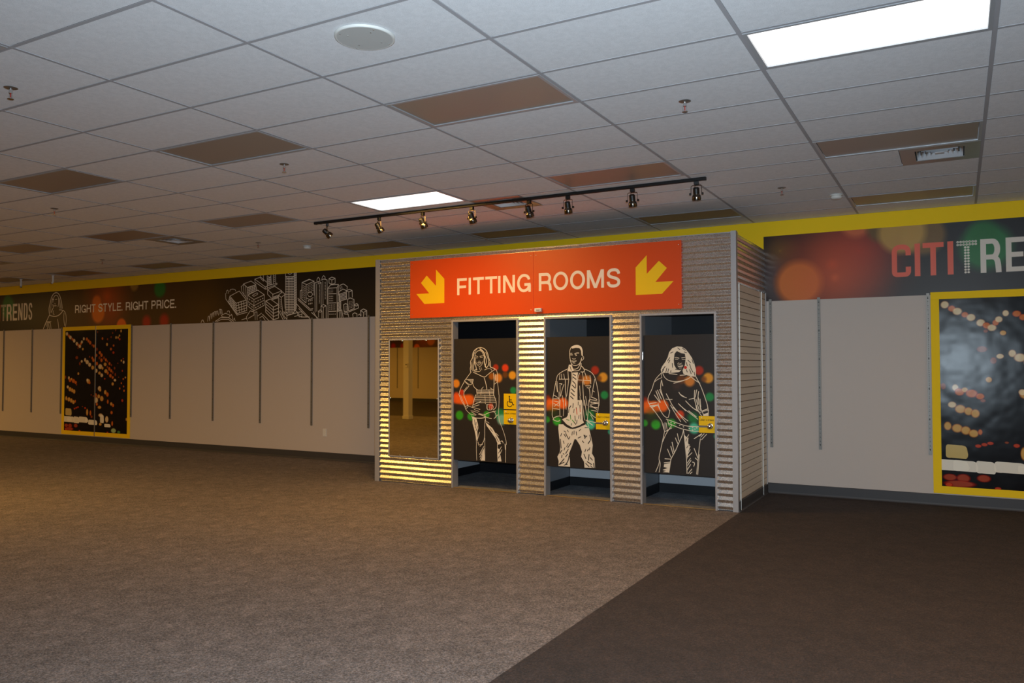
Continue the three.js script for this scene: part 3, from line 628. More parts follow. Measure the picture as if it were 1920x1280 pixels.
// fitting room doors: the same blurred lights, a different drawn figure on each
const DOORS = [[-2.333, -1.385], [-0.976, -0.13], [0.279, 1.111]], DY0 = 0.362, DY1 = 1.941;
const doorMats = DOORS.map(([x0, x1], i) => {
  const W = (x1 - x0) * 1000, Hh = (DY1 - DY0) * 1000;
  const t = canvasTex(640, 1024, (ctx, w, h) => {
    const set = (c) => c.setTransform(w / W, 0, 0, -h / Hh, 0, h);
    ctx.fillStyle = 'rgb(36,32,30)'; ctx.fillRect(0, 0, w, h);
    set(ctx); spots(ctx, DOOR_SPOTS[i ? 1 : 0]);
    const c = document.createElement('canvas'); c.width = w; c.height = h; const k = c.getContext('2d'); set(k);
    lineArt(k, FIGURES[i], INK);
    if (i === 2) { k.fillStyle = 'rgb(200,40,24)'; k.beginPath(); k.arc(496, 1207, 17, 0, 7); k.fill(); k.fillStyle = INK; k.beginPath(); k.arc(496, 1231, 5, 0, 7); k.fill(); }
    ctx.setTransform(1, 0, 0, 1, 0, 0); ctx.drawImage(c, 0, 0);
  });
  return std({ map: t, roughness: 0.45 });
});

// orange sign: two boards, 3.771 m by 0.78 m together
const SX0 = -3.026, SXM = -1.139, SX1 = 0.746, SY0 = 2.233, SY1 = 3.011;
function signTex(x0, x1) {
  return canvasTex(1536, 640, (ctx, w, h) => {
    ctx.fillStyle = 'rgb(218,72,8)'; ctx.fillRect(0, 0, w, h);
    const k = w / (x1 - x0); ctx.setTransform(k, 0, 0, h / (SY1 - SY0), -x0 * k, SY1 * 0); ctx.translate(0, 0);
    const Y = (y) => SY1 - y;
    ctx.strokeStyle = 'rgb(244,226,206)';
    for (const [c, a, b] of [['F', -2.267, -2.116], ['I', -2.09, -2.052], ['T', -2.022, -1.856], ['T', -1.837, -1.66], ['I', -1.648, -1.61], ['N', -1.573, -1.401], ['G', -1.37, -1.179], ['R', -1.064, -0.887], ['O', -0.866, -0.664], ['O', -0.638, -0.441], ['M', -0.416, -0.196], ['S', -0.16, 0.009]]) {
      const o = 'OGS'.includes(c) ? 0.004 : 0;
      glyph(ctx, c, a, b, Y(2.734 + o), Y(2.514 - o), 0.036);
    }
    ctx.fillStyle = 'rgb(250,200,10)';
    poly(ctx, [[-2.602, 2.872], [-2.468, 2.742], [-2.468, 2.42], [-2.79, 2.42], [-2.922, 2.559], [-2.711, 2.559], [-2.846, 2.704], [-2.752, 2.8], [-2.602, 2.655]].map(([x, y]) => [x, Y(y)])); ctx.fill();
    poly(ctx, [[0.335, 2.864], [0.2, 2.73], [0.2, 2.41], [0.516, 2.41], [0.652, 2.548], [0.439, 2.55], [0.575, 2.702], [0.481, 2.79], [0.335, 2.648]].map(([x, y]) => [x, Y(y)])); ctx.fill();
  });
}
const signMats = [[SX0, SXM], [SXM, SX1]].map(([a, b]) => std({ map: signTex(a, b), roughness: 0.42 }));
const plateTex = canvasTex(256, 256, (ctx, w, h) => {
  ctx.fillStyle = 'rgb(236,192,0)'; ctx.fillRect(0, 0, w, h); ctx.fillStyle = 'rgb(30,24,10)'; ctx.font = 'bold 34px sans-serif'; ctx.textAlign = 'center'; ctx.fillText('LIMIT 3 ITEMS', w / 2 - 2, 74, w - 16);
});
const accessTex = canvasTex(256, 256, (ctx, w, h) => {
  ctx.fillStyle = 'rgb(236,192,0)'; ctx.fillRect(0, 0, w, h); ctx.strokeStyle = ctx.fillStyle = 'rgb(16,16,20)'; ctx.lineCap = ctx.lineJoin = 'round';
  ctx.beginPath(); ctx.arc(112, 48, 14, 0, 7); ctx.fill();
  ctx.lineWidth = 17; ctx.beginPath(); ctx.moveTo(112, 72); ctx.lineTo(116, 138); ctx.lineTo(164, 138); ctx.lineTo(182, 186); ctx.lineTo(198, 178); ctx.stroke();
  ctx.lineWidth = 13; ctx.beginPath(); ctx.moveTo(114, 102); ctx.lineTo(156, 102); ctx.stroke();
  ctx.lineWidth = 14; ctx.beginPath(); ctx.arc(118, 166, 50, -2.25, 0.62, true); ctx.stroke();
});
M.plate = std({ map: plateTex, roughness: 0.4 }); M.access = std({ map: accessTex, roughness: 0.4 });
// ---------------------------------------------------------------- room shell
const floor = struct('floor', 'store floor in two carpets, grey-brown field with a dark brown aisle');
part('carpet', span(XL, BXR + 0.015, -0.08, 0, BZ - 0.02, 13.3), M.carpet, floor, 'grey-brown loop carpet field');
part('carpet', span(XL, BXL, -0.08, 0, 0, BZ - 0.02), M.carpet, floor);
part('carpet', span(BXR + 0.015, XR, -0.08, 0, 0, 13.3), M.darkCarpet, floor, 'dark brown carpet aisle');
part('carpet', span(XL, XR, -0.08, 0, 13.3, ZF), M.darkCarpet, floor, 'dark brown carpet aisle');
part('stall_floor', span(BXL, BXR + 0.015, -0.08, 0.001, 0, BZ - 0.02), M.stallFloor, floor, 'grey vinyl floor of the fitting rooms');
function wallBox(name, label, x0, x1, z0, z1) { const w = struct(name, label); part('wall_panel', span(x0, x1, -0.08, H + 0.3, z0, z1), M.wall, w); return w; }
const back = wallBox('wall_back', 'long grey-beige back wall with a yellow band under the ceiling', XL, XR, -0.16, 0);
part('paint_band', span(XL, XR, 3.215, H, -0.001, 0.003), M.yellow, back, 'yellow painted band');
part('paint_band', span(BXL + 0.4, BXR - 0.006, 2.62, 3.215, -0.001, 0.0025), M.yellow, back, 'yellow paint above the fitting rooms');
const front = wallBox('wall_front', 'grey-beige front wall of the store, seen in the mirror', XL, XR, ZF, ZF + 0.16);
part('paint_band', span(XL, XR, 3.215, H, ZF - 0.003, ZF + 0.001), M.yellow, front);
const left = wallBox('wall_left', 'far left wall of the store', XL - 0.16, XL, -0.16, ZF + 0.16);
part('paint_band', span(XL - 0.001, XL + 0.003, 3.215, H, 0, ZF), M.yellow, left);
const right = wallBox('wall_right', 'right wall of the store beyond the picture', XR, XR + 0.16, -0.16, ZF + 0.16);
part('paint_band', span(XR - 0.003, XR + 0.001, 3.215, H, 0, ZF), M.yellow, right);
const baseProfile = (len, h = 0.128, t = 0.008) => { const s = new THREE.Shape(); s.moveTo(0, 0); s.lineTo(t * 2.2, 0); s.lineTo(t * 1.4, h * 0.08); s.lineTo(t, h * 0.2); s.lineTo(t, h - 0.004); s.lineTo(t * 0.5, h); s.lineTo(0, h); s.closePath(); return new THREE.ExtrudeGeometry(s, { depth: len, bevelEnabled: false }); };
const alongX = (len, x, z, face = 1) => { const g = baseProfile(len); return face > 0 ? g.rotateY(-Math.PI / 2).translate(x + len, 0, z) : g.rotateY(Math.PI / 2).translate(x, 0, z); };
struct('baseboard_back_left', 'dark charcoal rubber base along the back wall left of the fitting rooms', alongX(BXL - XL, XL, 0), M.base);
struct('baseboard_back_right', 'dark charcoal rubber base along the back wall right of the fitting rooms', alongX(XR - BXR, BXR, 0), M.base);
struct('baseboard_front', 'dark rubber base along the front wall', alongX(XR - XL, XL, ZF, -1), M.base);

// ---------------------------------------------------------------- ceiling grid
const troffers = [], vents = [];
const cellKey = (i, j) => i + ',' + j;
const taken = new Map();
for (let j = -21; j <= 11; j += 4) for (let i = -20; i <= 6; i += 2) { troffers.push([i, j]); taken.set(cellKey(i, j), 'troffer'); }
const ventCells = [[2, 8, 1], [-1, 8, 0], [-6, 8, 1], [-10, 8, 1]];
for (const [i, j, half] of ventCells) { vents.push([i, j, half]); taken.set(cellKey(i, j), half ? 'ventR' : 'ventL'); }
const frustum = new THREE.Frustum().setFromProjectionMatrix(new THREE.Matrix4().multiplyMatrices(camera.projectionMatrix, camera.matrixWorldInverse));
const ceiling = struct('ceiling', 'suspended ceiling of white two by four foot tiles in a grey metal grid');
const TW = CX - 0.024, TD = CZ - 0.024, TY = H + 0.0025;
const tileShapes = [0, 1, 2, 3].map((k) => { const g = new RoundedBoxGeometry(TW, 0.016, TD, 1, 0.002), p = g.attributes.position, uv = g.attributes.uv; for (let i = 0; i < p.count; i++) uv.setXY(i, p.getX(i) + k * 0.31, p.getZ(i) + k * 0.17); return g.translate(0, 0.008, 0); });
const halfShape = span(-TW / 4 - 0.006, TW / 4 - 0.006, 0, 0.016, -TD / 2, TD / 2);
const lastDepth = G0 - 12 * CZ - 0.012, lastShape = span(-TW / 2, TW / 2, 0, 0.016, -lastDepth / 2, lastDepth / 2);
const cells = [];
const iMin = Math.floor(XL / CX), iMax = Math.ceil(XR / CX) - 1, jMin = Math.floor((G0 - ZF) / CZ);
for (let j = jMin; j <= 12; j++) for (let i = iMin; i <= iMax; i++) {
  const what = taken.get(cellKey(i, j)); if (what === 'troffer') continue;
  const x = (i + 0.5) * CX, z = j === 12 ? lastDepth / 2 + 0.001 : G0 - (j + 0.5) * CZ;
  const seen = [[-0.5, -0.5], [0.5, -0.5], [-0.5, 0.5], [0.5, 0.5], [0, 0]].some(([a, b]) => frustum.containsPoint(new THREE.Vector3(x + a * CX, H, z + b * CZ)));
  cells.push({ i, j, x, z, what, seen: seen && z < 10, d: Math.hypot(x - camera.position.x, z - camera.position.z) });
}
cells.sort((a, b) => a.d - b.d);
const restTiles = []; let shownTiles = 0;
for (const c of cells) {
  if (c.seen && shownTiles < 290) {
    shownTiles++;
    const g = c.what ? halfShape : c.j === 12 ? lastShape : tileShapes[Math.abs(c.i * 7 + c.j * 13) % 4];
    const m = part('ceiling_tile', g, M.tile, ceiling);
    m.position.set(c.what === 'ventR' ? c.x - CX / 4 + 0.006 : c.what === 'ventL' ? c.x + CX / 4 + 0.006 : c.x, TY, c.z);
  } else if (!c.what) restTiles.push(c);
}
{
  const im = new THREE.InstancedMesh(tileShapes[0], M.tile, restTiles.length), m4 = new THREE.Matrix4();
  restTiles.forEach((c, k) => im.setMatrixAt(k, m4.makeScale(1, 1, c.j === 12 ? lastDepth / TD : 1).setPosition(c.x, TY, c.z)));
  im.name = 'far_ceiling_tiles'; im.userData.kind = 'stuff'; im.castShadow = im.receiveShadow = true; ceiling.add(im);
}
const teeX = [], teeZ = [];
for (let i = iMin + 1; i <= iMax; i++) part('main_tee', [span(i * CX - 0.012, i * CX + 0.012, H - 0.0005, H + 0.0025, 0, ZF), span(i * CX - 0.0015, i * CX + 0.0015, H + 0.0025, H + 0.035, 0, ZF)], M.tee, ceiling);
for (let j = jMin + 1; j <= 12; j++) { const z = G0 - j * CZ; part('cross_tee', span(XL, XR, H, H + 0.002, z - 0.012, z + 0.012), M.tee, ceiling); }
part('wall_angle', [span(XL, XR, H - 0.001, H + 0.002, 0.003, 0.022), span(XL, XR, H - 0.001, H + 0.002, ZF - 0.022, ZF - 0.003)], M.tee, ceiling);
part('roof_deck', span(XL - 0.16, XR + 0.16, H + 0.3, H + 0.4, -0.16, ZF + 0.16), M.deck, ceiling);

// ---------------------------------------------------------------- ceiling lights
const frameShape = [span(-TW / 2, TW / 2, -0.003, 0.004, -TD / 2, -TD / 2 + 0.022), span(-TW / 2, TW / 2, -0.003, 0.004, TD / 2 - 0.022, TD / 2), span(-TW / 2, -TW / 2 + 0.022, -0.003, 0.004, -TD / 2 + 0.022, TD / 2 - 0.022), span(TW / 2 - 0.022, TW / 2, -0.003, 0.004, -TD / 2 + 0.022, TD / 2 - 0.022)];
const frameG = merged(frameShape), lensG = boxG(TW - 0.05, 0.004, TD - 0.05, 0, 0.006, 0), housingG = merged([span(-TW / 2, TW / 2, 0.10, 0.105, -TD / 2, TD / 2), span(-TW / 2, -TW / 2 + 0.003, 0.009, 0.10, -TD / 2, TD / 2), span(TW / 2 - 0.003, TW / 2, 0.009, 0.10, -TD / 2, TD / 2), span(-TW / 2, TW / 2, 0.009, 0.10, -TD / 2, -TD / 2 + 0.003), span(-TW / 2, TW / 2, 0.009, 0.10, TD / 2 - 0.003, TD / 2)]);
const LIT = { '2,3': 0.8, '-2,7': 1.05, '-6,3': 1.15, '-10,-1': 1.8, '-14,3': 1, '-14,-9': 2.4, '-8,-13': 1.8, '-16,-17': 2.0, '-16,7': 1, '6,7': 0.5 };
const LITWHERE = { '-6,3': 'lit ceiling light panel just past the left picture edge', '-10,-1': 'lit ceiling light panel far left, level with the viewer', '-14,3': 'lit ceiling light panel near the far left wall end', '-14,-9': 'lit ceiling light panel above the dark carpet near the column', '-8,-13': 'lit ceiling light panel behind the viewer, nearest the front wall middle', '-16,-17': 'lit ceiling light panel before the front wall seen in the mirror', '-16,7': 'lit ceiling light panel far left beyond the printed logo', '6,7': 'lit ceiling light panel past the right picture edge' };
const offLabels = {
  '0,3': 'unlit brown-lensed ceiling light nearest above the viewer, right of the round speaker',
  '-2,3': 'unlit brown ceiling light left of the round speaker, second in the nearest row',
  '-4,3': 'unlit brown ceiling light at the far left of the nearest row',
  '0,7': 'unlit ceiling light with a reddish lens just behind the track lights',
  '-4,7': 'unlit brown ceiling light left of the small lit panel',
  '-6,7': 'unlit brown ceiling light touching the left square air vent',
  '-8,7': 'unlit brown ceiling light at the left picture edge, middle row',
  '2,7': 'unlit brown ceiling light directly above the right square air vent',
  '2,11': 'unlit ceiling light by the right end of the yellow band, nearest the mural logo',
  '0,11': 'unlit ceiling light by the yellow wall above the right end of the orange sign',
  '-2,11': 'unlit ceiling light by the yellow wall above the left part of the orange sign',
  '-4,11': 'unlit ceiling light by the yellow wall beside the left round smoke detector',
  '-6,11': 'unlit ceiling light by the yellow wall above the drawn city',
  '-8,11': 'unlit ceiling light by the yellow wall above the slogan',
  '-10,11': 'unlit ceiling light by the yellow wall near the white drop pipes',
  '-12,11': 'unlit ceiling light at the far left of the row along the wall',
  '0,-1': 'unlit ceiling light above the top picture edge, beyond the round speaker', '4,-1': 'unlit ceiling light overhead, right of the viewer, outside the picture',
  '-2,-1': 'unlit ceiling light whose corner shows at the upper left picture edge',
};
for (const [i, j] of troffers) {
  const x = (i + 0.5) * CX, z = G0 - (j + 0.5) * CZ, k = cellKey(i, j), lit = LIT[k];
  const shown = frustum.intersectsBox(new THREE.Box3(new THREE.Vector3(x - 0.6, H - 0.01, z - 0.3), new THREE.Vector3(x + 0.6, H + 0.01, z + 0.3)));
  if (!lit && !shown && !(x > -20 && z > 8 && (i + j) % 4 === 3)) { const m = part('ceiling_tile', [tileShapes[0]], M.tile, ceiling); m.position.set(x, TY, z); continue; }
  const label = lit ? (k === '2,3' ? 'large glowing white ceiling light panel at the upper right, nearest the viewer' : k === '-2,7' ? 'glowing white ceiling light panel above the left half of the track lights' : LITWHERE[k])
    : offLabels[k];
  const t = thing('ceiling_light', label, 'ceiling light', [x, H, z], (lit ? k !== '2,3' && k !== '-2,7' : !shown) ? (lit ? 'lit ceiling lights outside the picture' : 'unlit ceiling lights outside the picture') : (lit ? 'lit ceiling lights' : 'unlit ceiling lights'));
  part('frame', frameG, M.fixture, t); part('lens', lensG, lit ? M.glow : M.lens, t, lit ? 'glowing white lens' : 'dull brown lens'); part('housing', housingG, M.fixture, t);
  if (lit) {
    const a = new THREE.RectAreaLight(LAMP, LAMP_RADIANCE * lit, TW - 0.05, TD - 0.05);
    a.position.set(x, H - 0.006, z); a.rotation.x = -Math.PI / 2; scene.add(a);
  }
}

// ---------------------------------------------------------------- square air vents
{
  const S = 0.598, inner = 0.37;
  const ring = (a, b, y0, y1) => {                           // sloping square louver between half sizes a (low) and b (high)
    const g = new THREE.CylinderGeometry(b * Math.SQRT2, a * Math.SQRT2, y1 - y0, 4, 1, true).rotateY(Math.PI / 4).translate(0, (y0 + y1) / 2, 0), k = g.clone(); k.index.array.reverse(); k.computeVertexNormals(); k.translate(0, 0.002, 0); return [g, k];
  };
  const plan = (s, w) => [span(-s / 2, s / 2, -0.003, 0.003, -s / 2, -s / 2 + w), span(-s / 2, s / 2, -0.003, 0.003, s / 2 - w, s / 2), span(-s / 2, -s / 2 + w, -0.003, 0.003, -s / 2 + w, s / 2 - w), span(s / 2 - w, s / 2, -0.003, 0.003, -s / 2 + w, s / 2 - w)];
  const t = thing('air_vent', 'square ceiling air vent at the right, under an unlit ceiling light', 'air vent', [0, 0, 0], 'square ceiling air vents');
  part('face_plate', plan(S, (S - inner) / 2), M.ventMetal, t);
  for (const [a, b] of [[0.175, 0.15], [0.14, 0.113], [0.104, 0.077], [0.068, 0.04]]) part('louver', ring(a, b, 0.0, 0.035), M.louver, t);
  part('centre_cap', rbox(0.07, 0.01, 0.07, 0.003, 0, 0.008, 0), M.louver, t); part('duct', [span(-0.2, 0.2, 0.09, 0.1, -0.2, 0.2), span(-0.2, -0.19, 0.004, 0.09, -0.2, 0.2), span(0.19, 0.2, 0.004, 0.09, -0.2, 0.2), span(-0.2, 0.2, 0.004, 0.09, -0.2, -0.19), span(-0.2, 0.2, 0.004, 0.09, 0.19, 0.2)], M.dark, t);
  const labels = [null, 'square ceiling air vent seen behind the middle of the track lights', 'square ceiling air vent at the left corner of an unlit light above the drawn city', 'square ceiling air vent at the far left picture edge'];
  vents.forEach(([i, j, half], n) => { const at = [(i + (half ? 0.745 : 0.255)) * CX, H, G0 - (j + 0.5) * CZ]; if (n) copy(t, at, labels[n]); else t.position.set(...at); });
}

// ---------------------------------------------------------------- small things on the ceiling
{
  const sp = thing('ceiling_sprinkler', 'fire sprinkler in the ceiling between the two lit panels, right of centre', 'sprinkler', [1.846, H, 5.033], 'fire sprinklers in the ceiling');
  part('escutcheon', new THREE.LatheGeometry([[0.012, -0.006], [0.03, -0.005], [0.041, -0.001], [0.042, 0]].map(([x, y]) => new THREE.Vector2(x, y)), 24), M.steel, sp);
  part('body', [cyl(0.011, 0.011, 0.03, 0, -0.018, 0), cyl(0.013, 0.013, 0.008, 0, -0.03, 0, 6)], M.chrome, sp);
  part('frame_arms', [boxG(0.004, 0.034, 0.005, -0.013, -0.05, 0), boxG(0.004, 0.034, 0.005, 0.013, -0.05, 0), boxG(0.03, 0.005, 0.006, 0, -0.066, 0)], M.chrome, sp);
  part('bulb', cyl(0.003, 0.003, 0.03, 0, -0.048, 0, 8), std({ color: 0xb02418, roughness: 0.2 }), sp, 'thin red glass bulb');
  part('deflector', cyl(0.019, 0.019, 0.002, 0, -0.071, 0, 16), M.chrome, sp);
  for (const [x, z, l] of [[-1.906, 7.437, 'fire sprinkler at the upper left edge of the picture'], [-1.808, 5.11, 'fire sprinkler beside the unlit light left of centre'], [-5.601, 4.909, 'fire sprinkler below the unlit light at the far left'], [1.913, 1.923, 'small far fire sprinkler near the right smoke detector'], [-5.521, 1.911, 'small far fire sprinkler left of the left smoke detector'], [-9.281, 1.847, 'smallest fire sprinkler, far away above the slogan']]) copy(sp, [x, H, z], l);

  const sd = thing('smoke_detector', 'round white smoke detector near the right end of the yellow band', 'smoke detector', [2.354, H, 1.293], 'smoke detectors');
  part('base', cyl(0.062, 0.066, 0.012, 0, -0.006, 0, 32), M.white, sd);
  part('head', new THREE.LatheGeometry([[0, -0.05], [0.034, -0.049], [0.05, -0.043], [0.058, -0.03], [0.058, -0.02], [0.05, -0.014], [0.05, -0.01]].map(([x, y]) => new THREE.Vector2(x, y)), 32), M.white, sd);
  copy(sd, [-5.118, H, 1.319], 'round white smoke detector left of the orange sign');

  const sk = thing('ceiling_speaker', 'large round white flush speaker grille in the nearest ceiling tiles', 'speaker', [0.63, H, 6.951]);
  part('rim', new THREE.LatheGeometry([[0.152, -0.012], [0.158, -0.013], [0.164, -0.010], [0.165, 0.001]].map(([x, y]) => new THREE.Vector2(x, y)), 64), M.white, sk);
  part('grille', cyl(0.153, 0.153, 0.008, 0, -0.008, 0, 64), std({ color: 0xc6c6c2, roughness: 0.6, bumpMap: tileBump, bumpScale: 0.001 }), sk);
  for (let k = 0; k < 4; k++) for (const r of [0.14, 0.097]) { const a = k * Math.PI / 2 + 0.55; part('screw', new THREE.SphereGeometry(0.0045, 10, 6).scale(1, 0.6, 1).translate(r * Math.cos(a), -0.0125, r * Math.sin(a)), M.screw, sk); }

  const pipe = (x, z, drop, elbow, l) => {
    const t = thing('drop_pipe', l, 'pipe', [x, H, z], 'white drop pipes');
    part('pipe', [new THREE.TubeGeometry(new THREE.CatmullRomCurve3([[0, 0, 0], [0, -drop * 0.5, 0], [0, -drop * 0.8, 0], [-elbow * 0.4, -drop * 0.95, 0], [-elbow, -drop, 0]].map((p) => new THREE.Vector3(...p))), 20, 0.02, 12)], M.white, t);
    part('ceiling_flange', cyl(0.032, 0.036, 0.01, 0, -0.005, 0), M.white, t); part('end_cap', new THREE.SphereGeometry(0.022, 12, 8).translate(-elbow, -drop, 0), M.steel, t);
  };
  pipe(-13.58, 0.78, 0.16, 0, 'white pipe dropping from the ceiling near the yellow band, leftmost of two'); pipe(-12.33, 0.86, 0.15, 0.035, 'white pipe dropping from the ceiling, right of its twin near the drawn woman');
}

// ---------------------------------------------------------------- track lights
{
  const z = 2.772, y = H;
  const rail = thing('track_rail', 'long black lighting track fixed along the ceiling above the orange sign', 'lighting track', [-1.125, y, z]);
  part('rail', [boxG(4.95, 0.004, 0.036, 0, -0.002, 0), boxG(4.95, 0.026, 0.005, 0, -0.015, -0.0155), boxG(4.95, 0.026, 0.005, 0, -0.015, 0.0155), boxG(4.95, 0.004, 0.008, 0, -0.026, -0.012), boxG(4.95, 0.004, 0.008, 0, -0.026, 0.012)], M.black, rail);
  for (const s of [-1, 1]) part('end_cap', rbox(0.03, 0.031, 0.039, 0.004, s * 2.478, -0.0148, 0), M.black, rail);
  part('conductor_strip', boxG(4.9, 0.006, 0.012, 0, -0.008, 0), M.dark, rail);
  const names = ['leftmost black and chrome spotlight hanging from the ceiling track', 'second track spotlight from the left end of the track', 'third track spotlight from the left, below the lit ceiling panel', 'fourth track spotlight from the left, under the right corner of the lit panel', 'fifth track spotlight from the left, in front of the square vent', 'sixth track spotlight from the left, just right of the square vent', 'seventh track spotlight from the left, second from the right end', 'rightmost black and chrome spotlight at the right end of the track'];
  const xs = [-3.41, -2.592, -1.952, -1.281, -0.557, -0.095, 0.62, 1.272], aims = [[0.85, -0.75], [0.62, -0.5], [0.55, -0.4], [0.5, -0.22], [0.5, -0.2], [0.32, 0.02], [0.3, 0.05], [0.28, 0.16]];
  const can = new THREE.LatheGeometry([[0.0, 0.062], [0.018, 0.061], [0.026, 0.055], [0.028, 0.045], [0.028, 0.0], [0.031, -0.006], [0.039, -0.016], [0.043, -0.03], [0.043, -0.058], [0.041, -0.06], [0.038, -0.056], [0.026, -0.03], [0.012, -0.022], [0, -0.02]].map(([a, b]) => new THREE.Vector2(a, b)).reverse(), 28);
  const backCan = new THREE.LatheGeometry([[0.0, 0.064], [0.02, 0.063], [0.028, 0.056], [0.030, 0.045], [0.030, 0.0]].map(([a, b]) => new THREE.Vector2(a, b)).reverse(), 28);
  const yoke = (() => { const w = 0.05, p = [[-0.012, 0], [-w + 0.012, 0], [-w + 0.003, -0.004], [-w, -0.014], [-w, -0.09]].map(([a, b]) => new THREE.Vector3(a, b, 0)); const g = new THREE.TubeGeometry(new THREE.CatmullRomCurve3(p, false, 'catmullrom', 0.1), 24, 0.0032, 8); const q = g.clone().scale(-1, 1, 1); q.index.array.reverse(); return [g, q, boxG(0.03, 0.006, 0.01, 0, 0, 0)]; })();
  xs.forEach((x, n) => {
    const [tilt, turn] = aims[n];
    const t = thing('track_light', names[n], 'spotlight', [x, y - 0.031, z], 'spotlights on the ceiling track');
    t.rotation.y = turn;
    part('connector', [rbox(0.046, 0.034, 0.032, 0.004, 0, -0.017, 0), cyl(0.008, 0.008, 0.012, 0, -0.036, 0)], M.black, t);
    part('yoke', yoke.map((g) => g.clone().translate(0, -0.04, 0)), M.gun, t);
    for (const s of [-1, 1]) part('knob', cyl(0.011, 0.011, 0.016, 0, 0, 0, 14).rotateZ(Math.PI / 2).translate(s * 0.059, -0.122, 0), M.black, t);
    const put = (g) => g.clone().rotateX(-tilt * -1).translate(0, -0.122, 0);
    const head = part('lamp_head', put(can), M.gun, t, 'dark chrome lamp can');
    part('back_cover', put(backCan), M.black, head, 'black ribbed back of the can');
    part('bulb', put(new THREE.SphereGeometry(0.024, 16, 10).scale(1, 0.5, 1).translate(0, -0.03, 0)), phys({ color: 0xd8d2c8, roughness: 0.1, metalness: 0.4 }), head);
    part('cord', new THREE.TubeGeometry(new THREE.CatmullRomCurve3([new THREE.Vector3(0.006, -0.036, 0), new THREE.Vector3(-0.012, -0.05, 0.012), new THREE.Vector3(-0.004, -0.075, 0.01), new THREE.Vector3(0.01, -0.122 + 0.05 * Math.cos(tilt), 0.05 * Math.sin(tilt))]), 16, 0.0025, 6), M.black, t);
  });
}
// ---------------------------------------------------------------- murals and posters on the walls
function mural(x0, z, face, label, panels = [0, 1]) {
  const t = thing('wall_mural', label, 'mural', [x0, 2.398, z]);
  t.rotation.y = face > 0 ? 0 : Math.PI;
  for (const k of panels) {
    const g = boxG(ML, MH, 0.003), uv = g.attributes.uv, n = g.attributes.normal, p = g.attributes.position;
    for (let i = 0; i < uv.count; i++) uv.setXY(i, p.getX(i) / ML + 0.5, n.getZ(i) > 0.5 || Math.abs(n.getX(i)) > 0.5 ? p.getY(i) / MH + 0.5 : 0.5);
    part('printed_panel', g.translate(ML / 2 + k * ML, MH / 2, 0.0015), muralMats[k], t);
  }
  return t;
}
mural(-17.87, 0, 1, 'long dark printed frieze left of the orange sign with slogan, drawn woman and drawn city');
mural(1.333, 0, 1, 'dark printed frieze of blurred lights with a coral and white logo at the upper right', [0]);
mural(-11.2, ZF, -1, 'dark printed frieze on the front wall, seen only in the mirror');

function poster(x0, label, group) {
  const W = 2.278, Hh = 2.287, t = thing('wall_poster', label, 'poster', [x0, 0.14, 0], group), e = 0.086;
  part('border', [rbox(W, 0.082, 0.012, 0.002, W / 2, 0.041, 0.006), rbox(W, 0.082, 0.012, 0.002, W / 2, Hh - 0.041, 0.006), rbox(e, Hh - 0.164, 0.012, 0.002, e / 2, Hh / 2, 0.006), rbox(e, Hh - 0.164, 0.012, 0.002, W - e / 2, Hh / 2, 0.006)], M.yellow, t, 'flat yellow border');
  const iw = (W - 2 * e) / 2, ih = Hh - 0.164;
  for (const k of [0, 1]) {
    const g = boxG(iw, ih, 0.006), uv = g.attributes.uv, p = g.attributes.position;
    for (let i = 0; i < uv.count; i++) uv.setXY(i, (p.getX(i) / iw + 0.5 + k) / 2, p.getY(i) / ih + 0.5);
    part('printed_panel', g.translate(e + iw / 2 + k * iw, Hh / 2, 0.003), M.night, t);
  }
  part('seam_strip', rbox(0.026, Hh, 0.014, 0.003, W / 2, Hh / 2, 0.007), M.steel, t, 'narrow metal strip over the seam');
  return t;
}
poster(-13.355, 'yellow-framed night street poster far down the left wall', 'night street posters');
poster(3.192, 'large yellow-framed night street poster cut by the right picture edge', 'night street posters');

